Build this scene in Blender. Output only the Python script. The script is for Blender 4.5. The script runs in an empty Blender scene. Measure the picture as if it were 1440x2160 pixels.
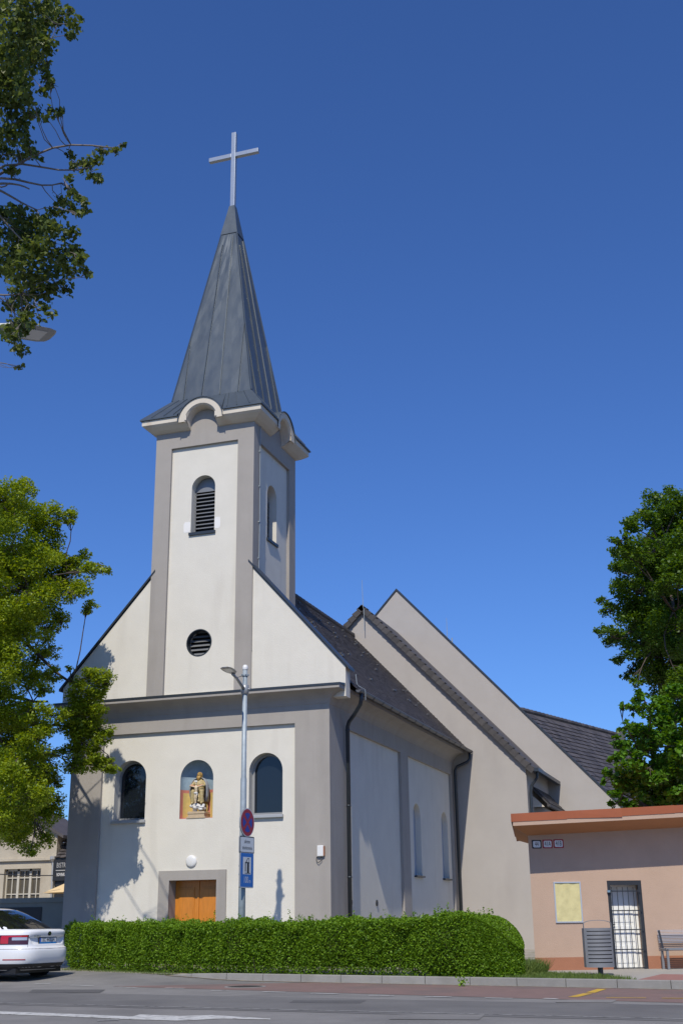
import bpy, math, random
import numpy as np
from mathutils import Vector, Matrix
from mathutils.geometry import tessellate_polygon

scene = bpy.context.scene
COL = scene.collection
random.seed(7)
RNG = np.random.default_rng(11)

# ------------------------------------------------------------------ camera
FPX, PITCH, ROLL, YAW = 2504.92, 0.330235, -0.0127946, -0.321418
CAM = np.array([15.4875, -32.5299, 1.3])
_sy, _cy, _sp, _cp = math.sin(YAW), math.cos(YAW), math.sin(PITCH), math.cos(PITCH)
_f0, _r0, _u0 = np.array([_sy, _cy, 0.]), np.array([_cy, -_sy, 0.]), np.array([0, 0, 1.])
_F = _f0 * _cp + _u0 * _sp
_U = -_f0 * _sp + _u0 * _cp
_R2 = _r0 * math.cos(ROLL) + _U * math.sin(ROLL)
_U2 = -_r0 * math.sin(ROLL) + _U * math.cos(ROLL)
cd = bpy.data.cameras.new('camera')
cd.sensor_fit = 'HORIZONTAL'; cd.sensor_width = 36.0; cd.lens = FPX / 1440 * 36.0
cd.clip_start = 0.1; cd.clip_end = 3000
cam = bpy.data.objects.new('camera', cd); COL.objects.link(cam)
m = Matrix(((_R2[0], _U2[0], -_F[0], CAM[0]), (_R2[1], _U2[1], -_F[1], CAM[1]), (_R2[2], _U2[2], -_F[2], CAM[2]), (0, 0, 0, 1)))
cam.matrix_world = m
scene.camera = cam

# survey helpers: where a sight line from the photographer meets a plane of the place
def ray(u, v): return _F + _R2 * (u - 720) / FPX - _U2 * (v - 1080) / FPX
def onz(u, v, z=0.): d = ray(u, v); return CAM + d * (z - CAM[2]) / d[2]
def ony(u, v, y=0.): d = ray(u, v); return CAM + d * (y - CAM[1]) / d[1]
def onx(u, v, x): d = ray(u, v); return CAM + d * (x - CAM[0]) / d[0]
def onpl(u, v, p, n): d = ray(u, v); return CAM + d * (((np.array(p) - CAM) @ n) / (d @ n))
def far(u, v, D): return CAM + ray(u, v) * D

# ------------------------------------------------------------------ light
SUN = Vector((0.15, -0.88, 1.0)).normalized()      # towards the sun
world = bpy.data.worlds.new('World'); scene.world = world; world.use_nodes = True
nt = world.node_tree; bg = nt.nodes['Background']
sky = nt.nodes.new('ShaderNodeTexSky'); sky.sky_type = 'NISHITA'; sky.sun_disc = False
sky.sun_elevation = math.asin(SUN.z); sky.sun_rotation = math.atan2(SUN.x, SUN.y)
sky.altitude = 100; sky.air_density = 1.0; sky.dust_density = 0.6; sky.ozone_density = 4.0
tint = nt.nodes.new('ShaderNodeMix'); tint.data_type = 'RGBA'; tint.blend_type = 'MULTIPLY'; tint.inputs[0].default_value = 1.0
tint.inputs[7].default_value = (0.575, 0.875, 1.41, 1)          # the white balance of the photograph
nt.links.new(sky.outputs[0], tint.inputs[6]); nt.links.new(tint.outputs[2], bg.inputs[0]); bg.inputs[1].default_value = 0.096
sd = bpy.data.lights.new('sun', 'SUN'); sd.energy = 4.1; sd.angle = math.radians(0.53); sd.color = (1.0, 0.923, 0.787)
so = bpy.data.objects.new('sun', sd); COL.objects.link(so)
so.rotation_euler = SUN.to_track_quat('Z', 'Y').to_euler(); so.location = (0, -30, 40)
scene.view_settings.view_transform = 'Standard'; scene.view_settings.look = 'None'
scene.view_settings.exposure = 0.0; scene.view_settings.gamma = 1.0

# ------------------------------------------------------------------ materials
def srgb(r, g, b):
    f = lambda c: (c / 255 / 12.92) if c <= 10 else ((c / 255 + 0.055) / 1.055) ** 2.4
    return (f(r), f(g), f(b), 1)
MATS = {}
def mat(name, col, rough=0.8, metal=0.0, spec=0.5, noise=0.0, nscale=3.0, bump=0.0, bscale=60.0, stretch=None, ior=None, dirt=None, rvar=0.0, coat=0.0, island=0.0):
    if name in MATS: return MATS[name]
    ma = bpy.data.materials.new(name); ma.use_nodes = True
    n = ma.node_tree; p = n.nodes['Principled BSDF']; L = n.links.new
    c = col if len(col) == 4 else (*col, 1)
    p.inputs['Base Color'].default_value = c
    p.inputs['Roughness'].default_value = rough; p.inputs['Metallic'].default_value = metal
    p.inputs['Specular IOR Level'].default_value = spec
    if ior: p.inputs['IOR'].default_value = ior
    if coat: p.inputs['Coat Weight'].default_value = coat; p.inputs['Coat Roughness'].default_value = 0.03
    tc = n.nodes.new('ShaderNodeTexCoord'); src = tc.outputs['Object']
    if stretch:
        mp = n.nodes.new('ShaderNodeMapping'); mp.inputs['Scale'].default_value = stretch
        L(src, mp.inputs[0]); src = mp.outputs[0]
    out = None
    if noise or dirt or island:
        tn = n.nodes.new('ShaderNodeTexNoise'); tn.inputs['Scale'].default_value = nscale; tn.inputs['Detail'].default_value = 8; tn.inputs['Roughness'].default_value = 0.65
        L(src, tn.inputs['Vector'])
        mr = n.nodes.new('ShaderNodeMapRange'); mr.inputs[1].default_value = 0.25; mr.inputs[2].default_value = 0.75
        mr.inputs[3].default_value = 1 - noise; mr.inputs[4].default_value = 1 + noise
        L(tn.outputs[0], mr.inputs[0])
        val = mr.outputs[0]
        if island:
            ge = n.nodes.new('ShaderNodeNewGeometry')
            m2 = n.nodes.new('ShaderNodeMapRange'); m2.inputs[3].default_value = 1 - island; m2.inputs[4].default_value = 1 + island
            L(ge.outputs['Random Per Island'], m2.inputs[0])
            mu = n.nodes.new('ShaderNodeMath'); mu.operation = 'MULTIPLY'; L(val, mu.inputs[0]); L(m2.outputs[0], mu.inputs[1]); val = mu.outputs[0]
        hv = n.nodes.new('ShaderNodeHueSaturation'); hv.inputs['Color'].default_value = c
        L(val, hv.inputs['Value']); out = hv.outputs[0]
        if dirt:
            dcol, dscale, dlo, dhi, dstr = dirt
            t2 = n.nodes.new('ShaderNodeTexNoise'); t2.inputs['Scale'].default_value = dscale; t2.inputs['Detail'].default_value = 6
            mp2 = n.nodes.new('ShaderNodeMapping'); mp2.inputs['Scale'].default_value = dstr; L(tc.outputs['Object'], mp2.inputs[0]); L(mp2.outputs[0], t2.inputs['Vector'])
            m3 = n.nodes.new('ShaderNodeMapRange'); m3.inputs[1].default_value = dlo; m3.inputs[2].default_value = dhi; L(t2.outputs[0], m3.inputs[0])
            mx = n.nodes.new('ShaderNodeMix'); mx.data_type = 'RGBA'; L(m3.outputs[0], mx.inputs[0]); L(out, mx.inputs[6]); mx.inputs[7].default_value = (*dcol, 1)
            out = mx.outputs[2]
        L(out, p.inputs['Base Color'])
    if rvar:
        tr = n.nodes.new('ShaderNodeTexNoise'); tr.inputs['Scale'].default_value = 2.5; tr.inputs['Detail'].default_value = 4; L(src, tr.inputs['Vector'])
        m4 = n.nodes.new('ShaderNodeMapRange'); m4.inputs[1].default_value = .3; m4.inputs[2].default_value = .7; m4.inputs[3].default_value = max(0, rough - rvar); m4.inputs[4].default_value = min(1, rough + rvar)
        L(tr.outputs[0], m4.inputs[0]); L(m4.outputs[0], p.inputs['Roughness'])
    if bump:
        tb = n.nodes.new('ShaderNodeTexNoise'); tb.inputs['Scale'].default_value = bscale; tb.inputs['Detail'].default_value = 4
        L(src, tb.inputs['Vector'])
        b = n.nodes.new('ShaderNodeBump'); b.inputs['Strength'].default_value = bump; b.inputs['Distance'].default_value = 0.02
        L(tb.outputs[0], b.inputs['Height']); L(b.outputs[0], p.inputs['Normal'])
    MATS[name] = ma
    return ma

def leafmat(name, c_dark, c_light, trans=0.35, rough=0.45, spec=0.35):
    if name in MATS: return MATS[name]
    ma = bpy.data.materials.new(name); ma.use_nodes = True
    n = ma.node_tree; L = n.links.new; p = n.nodes['Principled BSDF']; o = n.nodes['Material Output']
    ge = n.nodes.new('ShaderNodeNewGeometry')
    cr = n.nodes.new('ShaderNodeValToRGB'); cr.color_ramp.elements[0].color = (*c_dark, 1); cr.color_ramp.elements[1].color = (*c_light, 1)
    L(ge.outputs['Random Per Island'], cr.inputs[0]); L(cr.outputs[0], p.inputs['Base Color'])
    p.inputs['Roughness'].default_value = rough; p.inputs['Specular IOR Level'].default_value = spec
    tr = n.nodes.new('ShaderNodeBsdfTranslucent')
    hs = n.nodes.new('ShaderNodeHueSaturation'); hs.inputs['Saturation'].default_value = 1.15; hs.inputs['Value'].default_value = 1.3; hs.inputs['Hue'].default_value = 0.485
    L(cr.outputs[0], hs.inputs['Color']); L(hs.outputs[0], tr.inputs[0])
    mx = n.nodes.new('ShaderNodeMixShader'); mx.inputs[0].default_value = trans
    L(p.outputs[0], mx.inputs[1]); L(tr.outputs[0], mx.inputs[2]); L(mx.outputs[0], o.inputs[0])
    MATS[name] = ma
    return ma

M = dict(
 white=mat('white_plaster', (.64, .615, .55), .92, noise=.05, nscale=1.2, bump=.25, bscale=45, dirt=((.50, .47, .415), 1.5, .56, 1.0, (1.3, 1.3, .16))),
 grey=mat('grey_plaster', (.335, .312, .288), .92, noise=.06, nscale=1.4, bump=.25, bscale=45, dirt=((.255, .238, .22), 1.6, .5, .95, (1.3, 1.3, .18))),
 taupe=mat('taupe_plaster', (.392, .366, .342), .92, noise=.05, nscale=.9, bump=.2, bscale=40, dirt=((.32, .295, .275), .7, .55, .95, (1, 1, .4))),
 cream=mat('cornice_plaster', (.60, .55, .47), .9, noise=.07, nscale=2, bump=.2, bscale=40, dirt=((.48, .36, .25), 1.5, .62, .85, (1, 1, .5))),
 patch=mat('patch_plaster', (.74, .73, .71), .9, noise=.03, nscale=4, bump=.3, bscale=30),
 metal=mat('spire_sheet_metal', (.078, .098, .12), .42, metal=.3, noise=.07, nscale=.8, bump=.12, bscale=1.3, rvar=.08, stretch=(1.6, 1.6, .6)),
 dark=mat('dark_metal', (.045, .055, .066), .38, metal=.4, noise=.1, nscale=4),
 gutter=mat('gutter_metal', (.10, .10, .105), .4, metal=.3, noise=.15, nscale=5),
 cross=mat('cross_steel', (.37, .41, .46), .34, metal=.55, noise=.08, nscale=3),
 tile=mat('dark_roof_tile', (.075, .066, .064), .6, noise=.2, nscale=2, bump=.2, bscale=40, island=.35),
 tile2=mat('verge_tile', (.055, .05, .05), .6, noise=.2, nscale=6, bump=.2, bscale=30, island=.25),
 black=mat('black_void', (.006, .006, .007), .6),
 slat=mat('louvre_slat', (.21, .22, .235), .45, metal=.3),
 glass=mat('window_glass', (.010, .014, .02), .03, spec=.5, ior=1.55),
 frame=mat('window_frame_grey', (.27, .275, .28), .5),
 pale=mat('pale_window', (.36, .41, .49), .35, noise=.05, nscale=3),
 sill=mat('sill_metal', (.42, .43, .44), .45, metal=.3),
 wood=mat('orange_door_wood', (.55, .20, .022), .42, noise=.22, nscale=3, stretch=(14, 14, 1.1), coat=.15),
 galv=mat('galvanised_steel', (.30, .35, .385), .55, metal=.2, noise=.16, nscale=9, rvar=.1),
 lampgrey=mat('lamp_housing_grey', (.30, .315, .33), .4, metal=.3),
 lampglass=mat('lamp_glass', (.55, .57, .58), .15),
 opal=mat('opal_plastic', (.7, .7, .69), .25),
 red=mat('sign_red', (.30, .008, .016), .4), blue=mat('sign_blue', (.02, .035, .28), .4), blue2=mat('sign_light_blue', (.008, .13, .48), .4),
 signwhite=mat('sign_white', (.62, .64, .66), .4), signblack=mat('sign_black', (.012, .012, .014), .5), signgrey=mat('sign_back_grey', (.30, .31, .32), .45, metal=.4),
 salmon=mat('salmon_plaster', (.45, .32, .238), .92, noise=.06, nscale=1.6, bump=.3, bscale=50, dirt=((.38, .255, .19), 1.3, .6, .9, (1, 1, .6))),
 plinth=mat('rust_plinth', (.34, .15, .085), .9, noise=.08, nscale=3, bump=.3, bscale=50),
 fasciared=mat('orange_red_fascia', (.30, .083, .030), .6, noise=.1, nscale=2, rvar=.1),
 soffit=mat('soffit_board', (.46, .21, .10), .85, noise=.06, nscale=3),
 doorwhite=mat('door_white', (.84, .85, .83), .5, noise=.03), ironblack=mat('iron_grey', (.035, .037, .042), .45, metal=.3),
 alu=mat('aluminium_frame', (.60, .61, .63), .35, metal=.6),
 paper=mat('yellow_paper', (.58, .52, .26), .7, noise=.14, nscale=5, bump=.5, bscale=7, dirt=((.42, .33, .12), 3, .58, .8, (1, 1, 1))),
 bingrey=mat('bin_grey', (.215, .22, .23), .5, metal=.2, noise=.08, nscale=6),
 asphalt=mat('asphalt', (.225, .217, .205), .9, noise=.14, nscale=2.2, bump=.6, bscale=140, dirt=((.14, .135, .13), .35, .45, .75, (1, 1, 1))),
 asphalt2=mat('asphalt_dark', (.155, .151, .145), .85, noise=.12, nscale=2, bump=.5, bscale=140, dirt=((.105, .102, .10), .4, .45, .75, (1, 1, 1))),
 redlane=mat('reddish_asphalt', (.205, .135, .118), .9, noise=.12, nscale=3, bump=.5, bscale=120, dirt=((.15, .12, .11), .8, .5, .75, (1, 1, 1))),
 paint=mat('road_paint_white', (.50, .50, .48), .8, noise=.25, nscale=9, bump=.3, dirt=((.17, .165, .16), 7, .52, .7, (1, 1, 1))),
 paintworn=mat('road_paint_worn', (.36, .36, .345), .85, noise=.25, nscale=9, dirt=((.14, .135, .13), 9, .45, .62, (1, 1, 1))),
 yellow=mat('road_paint_yellow', (.56, .36, .03), .8, noise=.2, nscale=8, dirt=((.20, .14, .11), 8, .52, .72, (1, 1, 1))),
 concrete=mat('kerb_concrete', (.255, .248, .23), .9, noise=.14, nscale=3, bump=.4, bscale=60, dirt=((.20, .195, .175), 1.6, .5, .8, (1, 1, 1)), island=.08),
 pave=mat('pavement_concrete', (.34, .325, .29), .9, noise=.1, nscale=3, bump=.4, bscale=60),
 yard=mat('churchyard_gravel', (.36, .33, .28), .95, noise=.2, nscale=5, bump=.6, bscale=60, dirt=((.16, .15, .07), 2.0, .5, .7, (1, 1, 1))),
 grit=mat('grit', (.26, .215, .15), .95, noise=.35, nscale=14, bump=.6, bscale=60, dirt=((.17, .14, .12), 5, .42, .6, (1, 1, 1))), patchdark=mat('asphalt_repair', (.10, .098, .096), .85, noise=.15, nscale=5, bump=.5, bscale=120),
 pavered=mat('red_paving', (.30, .15, .125), .9, noise=.12, nscale=6, bump=.4, bscale=40),
 soil=mat('soil', (.13, .105, .062), .95, noise=.3, nscale=6, bump=.8, bscale=25, dirt=((.07, .09, .03), 1.5, .45, .65, (1, 1, 1))),
 iron=mat('cast_iron', (.06, .055, .05), .6, metal=.4, noise=.2, nscale=20),
 bark=mat('bark', (.085, .065, .05), .95, noise=.3, nscale=6, stretch=(3, 3, .6), bump=.8, bscale=18),
 barkred=mat('birch_bark', (.17, .15, .135), .85, noise=.3, nscale=8, bump=.4, bscale=25),
 twig=mat('hedge_twig', (.035, .032, .016), .95, noise=.3, nscale=10),
 wallgrey=mat('garden_wall_plaster', (.20, .215, .20), .9, noise=.1, nscale=2, bump=.3, bscale=40),
 beige=mat('old_beige_plaster', (.46, .41, .325), .92, noise=.12, nscale=1.1, bump=.5, bscale=14, dirt=((.33, .28, .21), 1.0, .5, .8, (1, 1, .6))),
 oldwin=mat('old_window_wood', (.50, .47, .40), .7), signdark=mat('anthracite_board', (.018, .019, .021), .5), lettergrey=mat('letter_grey', (.40, .40, .40), .6), letterdim=mat('letter_dim', (.16, .165, .17), .6),
 parasol=mat('parasol_cloth', (.72, .53, .28), .85),
 curtain=mat('window_interior', (.10, .085, .06), .4, noise=.5, nscale=3, stretch=(6, 6, .6)),
 carwhite=mat('car_white_paint', (.74, .75, .76), .22, coat=.8), carglass=mat('car_glass', (.008, .009, .011), .02, spec=1.0, ior=1.7), carblack=mat('car_black_plastic', (.014, .014, .015), .5), rubber=mat('rubber', (.014, .014, .014), .8), rim=mat('rim_silver', (.5, .5, .52), .3, metal=.8),
 lampred=mat('tail_lamp_red', (.42, .008, .014), .08, coat=.6), lampdark=mat('tail_lamp_dark', (.055, .004, .008), .08, coat=.6), lampclear=mat('tail_lamp_clear', (.42, .44, .48), .1, metal=.3), chrome=mat('chrome', (.55, .56, .58), .15, metal=1.0), plateblue=mat('plate_blue', (.02, .10, .5), .4), plateband=mat('plate_holder_blue', (.03, .22, .55), .4), logo=mat('emblem_dark', (.02, .022, .035), .25, metal=.5),
 nyellow=mat('niche_yellow', (.60, .44, .15), .9, noise=.15, nscale=9), nred=mat('niche_red', (.55, .20, .145), .9, noise=.12, nscale=8), nblue=mat('niche_blue', (.27, .36, .42), .9, noise=.2, nscale=7),
 robe=mat('statue_ochre', (.44, .35, .17), .55, noise=.35, nscale=18), cape=mat('statue_grey_blue', (.27, .285, .31), .6, noise=.2, nscale=14), skin=mat('statue_bronze_skin', (.36, .22, .06), .5, noise=.3, nscale=30), christ=mat('statue_ivory', (.58, .47, .32), .6, noise=.25, nscale=25), cloud=mat('statue_cloud_white', (.60, .59, .57), .65, noise=.25, nscale=16), stone=mat('sandstone', (.47, .37, .25), .85, noise=.12, nscale=8), pink=mat('statue_pink_cloth', (.50, .24, .15), .65, noise=.2, nscale=20),
)

# ------------------------------------------------------------------ mesh helpers
class MB:
    def __init__(s, xf=None): s.v = []; s.f = []; s.mi = []; s.xf = xf; s.cur = 0
    def add(s, vs, fs):
        b = len(s.v)
        for p in vs:
            p = s.xf(*p) if s.xf else p
            s.v.append((float(p[0]), float(p[1]), float(p[2])))
        for f in fs: s.f.append([i + b for i in f]); s.mi.append(s.cur)
        return s
    def box(s, x0, x1, y0, y1, z0, z1):
        return s.add([(x0, y0, z0), (x1, y0, z0), (x1, y1, z0), (x0, y1, z0), (x0, y0, z1), (x1, y0, z1), (x1, y1, z1), (x0, y1, z1)],
                     [(3, 2, 1, 0), (4, 5, 6, 7), (0, 1, 5, 4), (1, 2, 6, 5), (2, 3, 7, 6), (3, 0, 4, 7)])
    def prism(s, poly, vec):
        n = len(poly); v = np.array(vec, float); P = [np.array(p, float) for p in poly]
        tri = tessellate_polygon([[Vector(p) for p in P]])
        fs = [tuple(t) for t in tri] + [tuple(i + n for i in t[::-1]) for t in tri]
        fs += [(i, (i + 1) % n, (i + 1) % n + n, i + n) for i in range(n)]
        return s.add(P + [p + v for p in P], fs)
    def bar(s, a, b, w, h, up=(0, 0, 1)):
        a = np.array(a, float); b = np.array(b, float); d = b - a; d /= np.linalg.norm(d)
        x = np.cross(d, up); x /= np.linalg.norm(x); y = np.cross(x, d)
        q = [a + x * i * w / 2 + y * j * h / 2 for i, j in ((-1, -1), (1, -1), (1, 1), (-1, 1))]
        return s.add(q + [p + (b - a) for p in q], [(3, 2, 1, 0), (4, 5, 6, 7), (0, 1, 5, 4), (1, 2, 6, 5), (2, 3, 7, 6), (3, 0, 4, 7)])
    def tube(s, path, r, n=8, cap=True):
        P = [np.array(p, float) for p in path]; k = len(P)
        R = r if hasattr(r, '__len__') else [r] * k
        vs = []; ref = np.array([0.3, 0.2, 1.]); px = None
        for i in range(k):
            d = P[min(i + 1, k - 1)] - P[max(i - 1, 0)]; d = d / (np.linalg.norm(d) + 1e-9)
            x = np.cross(d, ref) if px is None else px - d * (px @ d)
            if np.linalg.norm(x) < 1e-5: x = np.cross(d, (1., 0, 0.1))
            x = x / np.linalg.norm(x); px = x; y = np.cross(d, x)
            for j in range(n):
                a = 2 * math.pi * j / n; vs.append(P[i] + (x * math.cos(a) + y * math.sin(a)) * R[i])
        fs = [(i * n + j, i * n + (j + 1) % n, (i + 1) * n + (j + 1) % n, (i + 1) * n + j) for i in range(k - 1) for j in range(n)]
        if cap: fs += [tuple(range(n))[::-1], tuple(range((k - 1) * n, k * n))]
        return s.add(vs, fs)
    def lathe(s, c, prof, n=24):
        vs = []; k = len(prof)
        for r, z in prof:
            for j in range(n):
                a = 2 * math.pi * j / n; vs.append((c[0] + r * math.cos(a), c[1] + r * math.sin(a), c[2] + z))
        fs = [(i * n + j, i * n + (j + 1) % n, (i + 1) * n + (j + 1) % n, (i + 1) * n + j) for i in range(k - 1) for j in range(n)]
        fs += [tuple(range(n))[::-1], tuple(range((k - 1) * n, k * n))]
        return s.add(vs, fs)
    def ball(s, c, r, n=12, m=8):
        r = np.array(r if hasattr(r, '__len__') else (r, r, r), float); vs = [np.array(c) + (0, 0, -r[2])]
        for i in range(1, m):
            t = math.pi * i / m - math.pi / 2
            for j in range(n):
                a = 2 * math.pi * j / n; vs.append(np.array(c) + r * (math.cos(t) * math.cos(a), math.cos(t) * math.sin(a), math.sin(t)))
        vs.append(np.array(c) + (0, 0, r[2])); e = len(vs) - 1
        fs = [(0, 1 + (j + 1) % n, 1 + j) for j in range(n)]
        fs += [(1 + i * n + j, 1 + i * n + (j + 1) % n, 1 + (i + 1) * n + (j + 1) % n, 1 + (i + 1) * n + j) for i in range(m - 2) for j in range(n)]
        fs += [(e, 1 + (m - 2) * n + j, 1 + (m - 2) * n + (j + 1) % n) for j in range(n)]
        return s.add(vs, fs)
    def grid(s, pts):                                        # pts[i][j] -> point
        a, b = len(pts), len(pts[0])
        return s.add([p for r in pts for p in r], [(i * b + j, i * b + j + 1, (i + 1) * b + j + 1, (i + 1) * b + j) for i in range(a - 1) for j in range(b - 1)])
    def holed(s, fr, outer, holes=(), d=0., reveals=()):     # wall sheet in frame fr(x, z, depth) with openings and their reveals
        loops = [outer] + list(holes); flat = [p for l in loops for p in l]
        tri = tessellate_polygon([[Vector((p[0], p[1], 0)) for p in l] for l in loops])
        s.add([fr(p[0], p[1], d) for p in flat], [tuple(t) for t in tri])
        for h, rv in zip(holes, reveals):
            n = len(h)
            s.add([fr(p[0], p[1], d) for p in h] + [fr(p[0], p[1], d + rv) for p in h], [(i, (i + 1) % n, (i + 1) % n + n, i + n) for i in range(n)])
        return s
    def poly(s, fr, pts, d):
        tri = tessellate_polygon([[Vector((p[0], p[1], 0)) for p in pts]])
        return s.add([fr(p[0], p[1], d) for p in pts], [tuple(t) for t in tri])
    def rectloop(s, x0, x1, y0, y1, prof, closed=True):      # moulding profile (offset, z) round a rectangle
        rows = []
        for o, z in prof:
            r = [(x0 - o, y1 + (o if closed else 0), z), (x0 - o, y0 - o, z), (x1 + o, y0 - o, z), (x1 + o, y1 + (o if closed else 0), z)]
            rows.append(r + [r[0]] if closed else r)
        return s.grid(rows)
    def build(s, name, ma, parent=None, smooth=False, local=False, at=None):
        o0 = Vector((0, 0, 0))
        if not local:
            q = parent
            while q is not None: o0 += q.location; q = q.parent
            if at is not None: o0 = Vector(at)
        me = bpy.data.meshes.new(name)
        me.from_pydata([(v[0] - o0.x, v[1] - o0.y, v[2] - o0.z) for v in s.v], [], s.f)
        for mm in (ma if isinstance(ma, (list, tuple)) else [ma]): me.materials.append(mm)
        if isinstance(ma, (list, tuple)): me.polygons.foreach_set('material_index', s.mi)
        if smooth: me.polygons.foreach_set('use_smooth', [True] * len(me.polygons))
        me.update()
        o = bpy.data.objects.new(name, me); COL.objects.link(o); o.parent = parent
        if at is not None and parent is None: o.location = at
        return o
def bevel(o, w=0.01, seg=2, ang=35):
    md = o.modifiers.new('bevel', 'BEVEL'); md.width = w; md.segments = seg; md.limit_method = 'ANGLE'; md.angle_limit = math.radians(ang); md.harden_normals = False
    return o
def tag(o, label=None, cat=None, group=None, kind=None):
    if label: o['label'] = label
    if cat: o['category'] = cat
    if group: o['group'] = group
    if kind: o['kind'] = kind
    return o
def thing(name, loc, label, cat, group=None, rz=0.):
    o = bpy.data.objects.new(name, None); COL.objects.link(o); o.empty_display_size = .2
    o.location = Vector([float(c) for c in loc]); o.rotation_euler = (0, 0, rz)
    return tag(o, label, cat, group)
def struct(o): o['kind'] = 'structure'; return o
def quads(name, Q, ma, parent=None, smooth=False, k=4):       # (N,k,3) world coordinates -> one mesh
    Q = np.asarray(Q, np.float32); n = len(Q)
    o0 = np.zeros(3); q = parent
    while q is not None: o0 += np.array(q.location); q = q.parent
    me = bpy.data.meshes.new(name); me.vertices.add(n * k); me.loops.add(n * k); me.polygons.add(n)
    me.vertices.foreach_set('co', (Q - o0).astype(np.float32).ravel())
    me.loops.foreach_set('vertex_index', np.arange(n * k, dtype=np.int32))
    me.polygons.foreach_set('loop_start', np.arange(0, n * k, k, dtype=np.int32))
    me.polygons.foreach_set('loop_total', np.full(n, k, dtype=np.int32))
    me.materials.append(ma); me.update(calc_edges=True)
    o = bpy.data.objects.new(name, me); COL.objects.link(o); o.parent = parent
    return o
def text_mb(s, size, fr, mb=None, depth=0., align='CENTER', sx=1.0, bold=0.0):
    cu = bpy.data.curves.new('t', 'FONT'); cu.body = s; cu.size = size; cu.align_x = align; cu.align_y = 'CENTER'; cu.offset = bold; cu.resolution_u = 3
    ob = bpy.data.objects.new('t', cu); COL.objects.link(ob)
    dg = bpy.context.evaluated_depsgraph_get(); me = bpy.data.meshes.new_from_object(ob.evaluated_get(dg))
    mb = mb or MB()
    mb.add([fr(v.co.x * sx, v.co.y, depth) for v in me.vertices], [tuple(p.vertices) for p in me.polygons])
    bpy.data.objects.remove(ob); bpy.data.curves.remove(cu); bpy.data.meshes.remove(me)
    return mb
def remeshed(mb, name, ma, parent, voxel):
    o = mb.build(name, ma, parent)
    md = o.modifiers.new('r', 'REMESH'); md.mode = 'VOXEL'; md.voxel_size = voxel; md.use_smooth_shade = True
    s_ = o.modifiers.new('s', 'SMOOTH'); s_.factor = .5; s_.iterations = 3
    dg = bpy.context.evaluated_depsgraph_get(); me = bpy.data.meshes.new_from_object(o.evaluated_get(dg))
    o.modifiers.clear(); o.data = me; me.name = name
    if not me.materials: me.materials.append(ma)
    return o
Z = np.array([0, 0, 1.])
def frame(o, ex, en):
    o = np.array(o, float); ex = np.array(ex, float); en = np.array(en, float)
    return lambda x, z, d=0.: o + ex * x + Z * z - en * d
def arch(xc, hw, z0, zs, n=20, rise=None):
    rise = rise or hw
    return [(xc - hw, z0), (xc + hw, z0)] + [(xc + hw * math.cos(math.pi * i / n), zs + rise * math.sin(math.pi * i / n)) for i in range(n + 1)]
def rect(x0, x1, z0, z1): return [(x0, z0), (x1, z0), (x1, z1), (x0, z1)]

# ------------------------------------------------------------------ ground and road
def sstep(t): t = max(0., min(1., t)); return t * t * (3 - 2 * t)
def kerb_y(x): return -6.64 - .25 * (x - 6.52)
def dash_y(x): return -8.2 - .30 * (x - 1.32)
def zr(x, y):                                               # the drive ramps up to the churchyard on the left
    return .115 * sstep((4.6 - x) / 3.6) * sstep((y - dash_y(x) - .5) / 2.2)
mb = MB(); mb.grid([[(x, y, -.03) for x in (-400, -30, 60, 400)] for y in (-400, -40, 60, 500)])
struct(mb.build('ground', M['soil']))
def sheet(name, pts_fn, xs, ts, dz, ma):
    g = []
    for x in xs:
        r = []
        for t in ts:
            p = pts_fn(x, t); r.append((p[0], p[1], zr(p[0], p[1]) + dz))
        g.append(r)
    return struct(MB().grid(g).build(name, ma))
def road_back(x):
    if x >= 1.6: return kerb_y(x)
    return kerb_y(1.6) + (1.6 - x) * .52
XS = [-30 + i * .5 for i in range(150)]
sheet('road', lambda x, t: (x, -40 + (road_back(x) + .12 + 40) * t), XS, [0, .3, .6] + [.7 + .3 * i / 16 for i in range(17)], 0., M['asphalt'])
edge_y = lambda x: -10.5 - .155 * (x - .83)
thin_y = lambda x: -13.57 - .137 * (x - 2.89)
sheet('traffic_lane', lambda x, t: (x, thin_y(x) - .35 + (edge_y(x) - thin_y(x) + .35) * t), XS, [0, .5, 1], .004, M['asphalt2'])
sheet('reddish_lane', lambda x, t: (x, dash_y(x) * (1 - t) + t * (kerb_y(x) + .02)) if x > 6.2 else (x, dash_y(x) * (1 - t) + t * (dash_y(x) + (kerb_y(x) + .02 - dash_y(x)) * max(.02, (x - 2.2) / 4))), [2.25 + i * .25 for i in range(130)], [i / 6 for i in range(7)], .004, M['redlane'])

def flat(pts, z=.009): return [(p[0], p[1], zr(p[0], p[1]) + z) for p in pts]
def strip(name, a, b, w, ma, dz=.009, lab=None):
    a = np.array(a[:2]); b = np.array(b[:2]); d = b - a; L = np.linalg.norm(d); d /= L; n = np.array((-d[1], d[0])) * w / 2
    k = max(1, int(L / .5)); mb = MB()
    mb.grid([[(*(a + d * L * i / k + s * n), zr(*(a + d * L * i / k)) + dz) for s in (-1, 1)] for i in range(k + 1)])
    return struct(mb.build(name, ma))
for i, (u0, u1, v0, v1) in enumerate([(72, 106, 2077, 2077), (150, 195, 2080, 2081), (249, 288, 2084, 2085), (348, 388, 2086, 2086.5), (446, 482, 2091, 2091), (554, 600, 2094, 2095), (656, 713, 2097, 2098), (778, 830, 2101.5, 2102), (898, 950, 2104, 2105), (1023, 1080, 2107, 2108), (1146, 1175, 2108, 2109)]):
    strip('lane_dash', onz(u0, v0), onz(u1, v1), .13, M['paint'])
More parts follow.
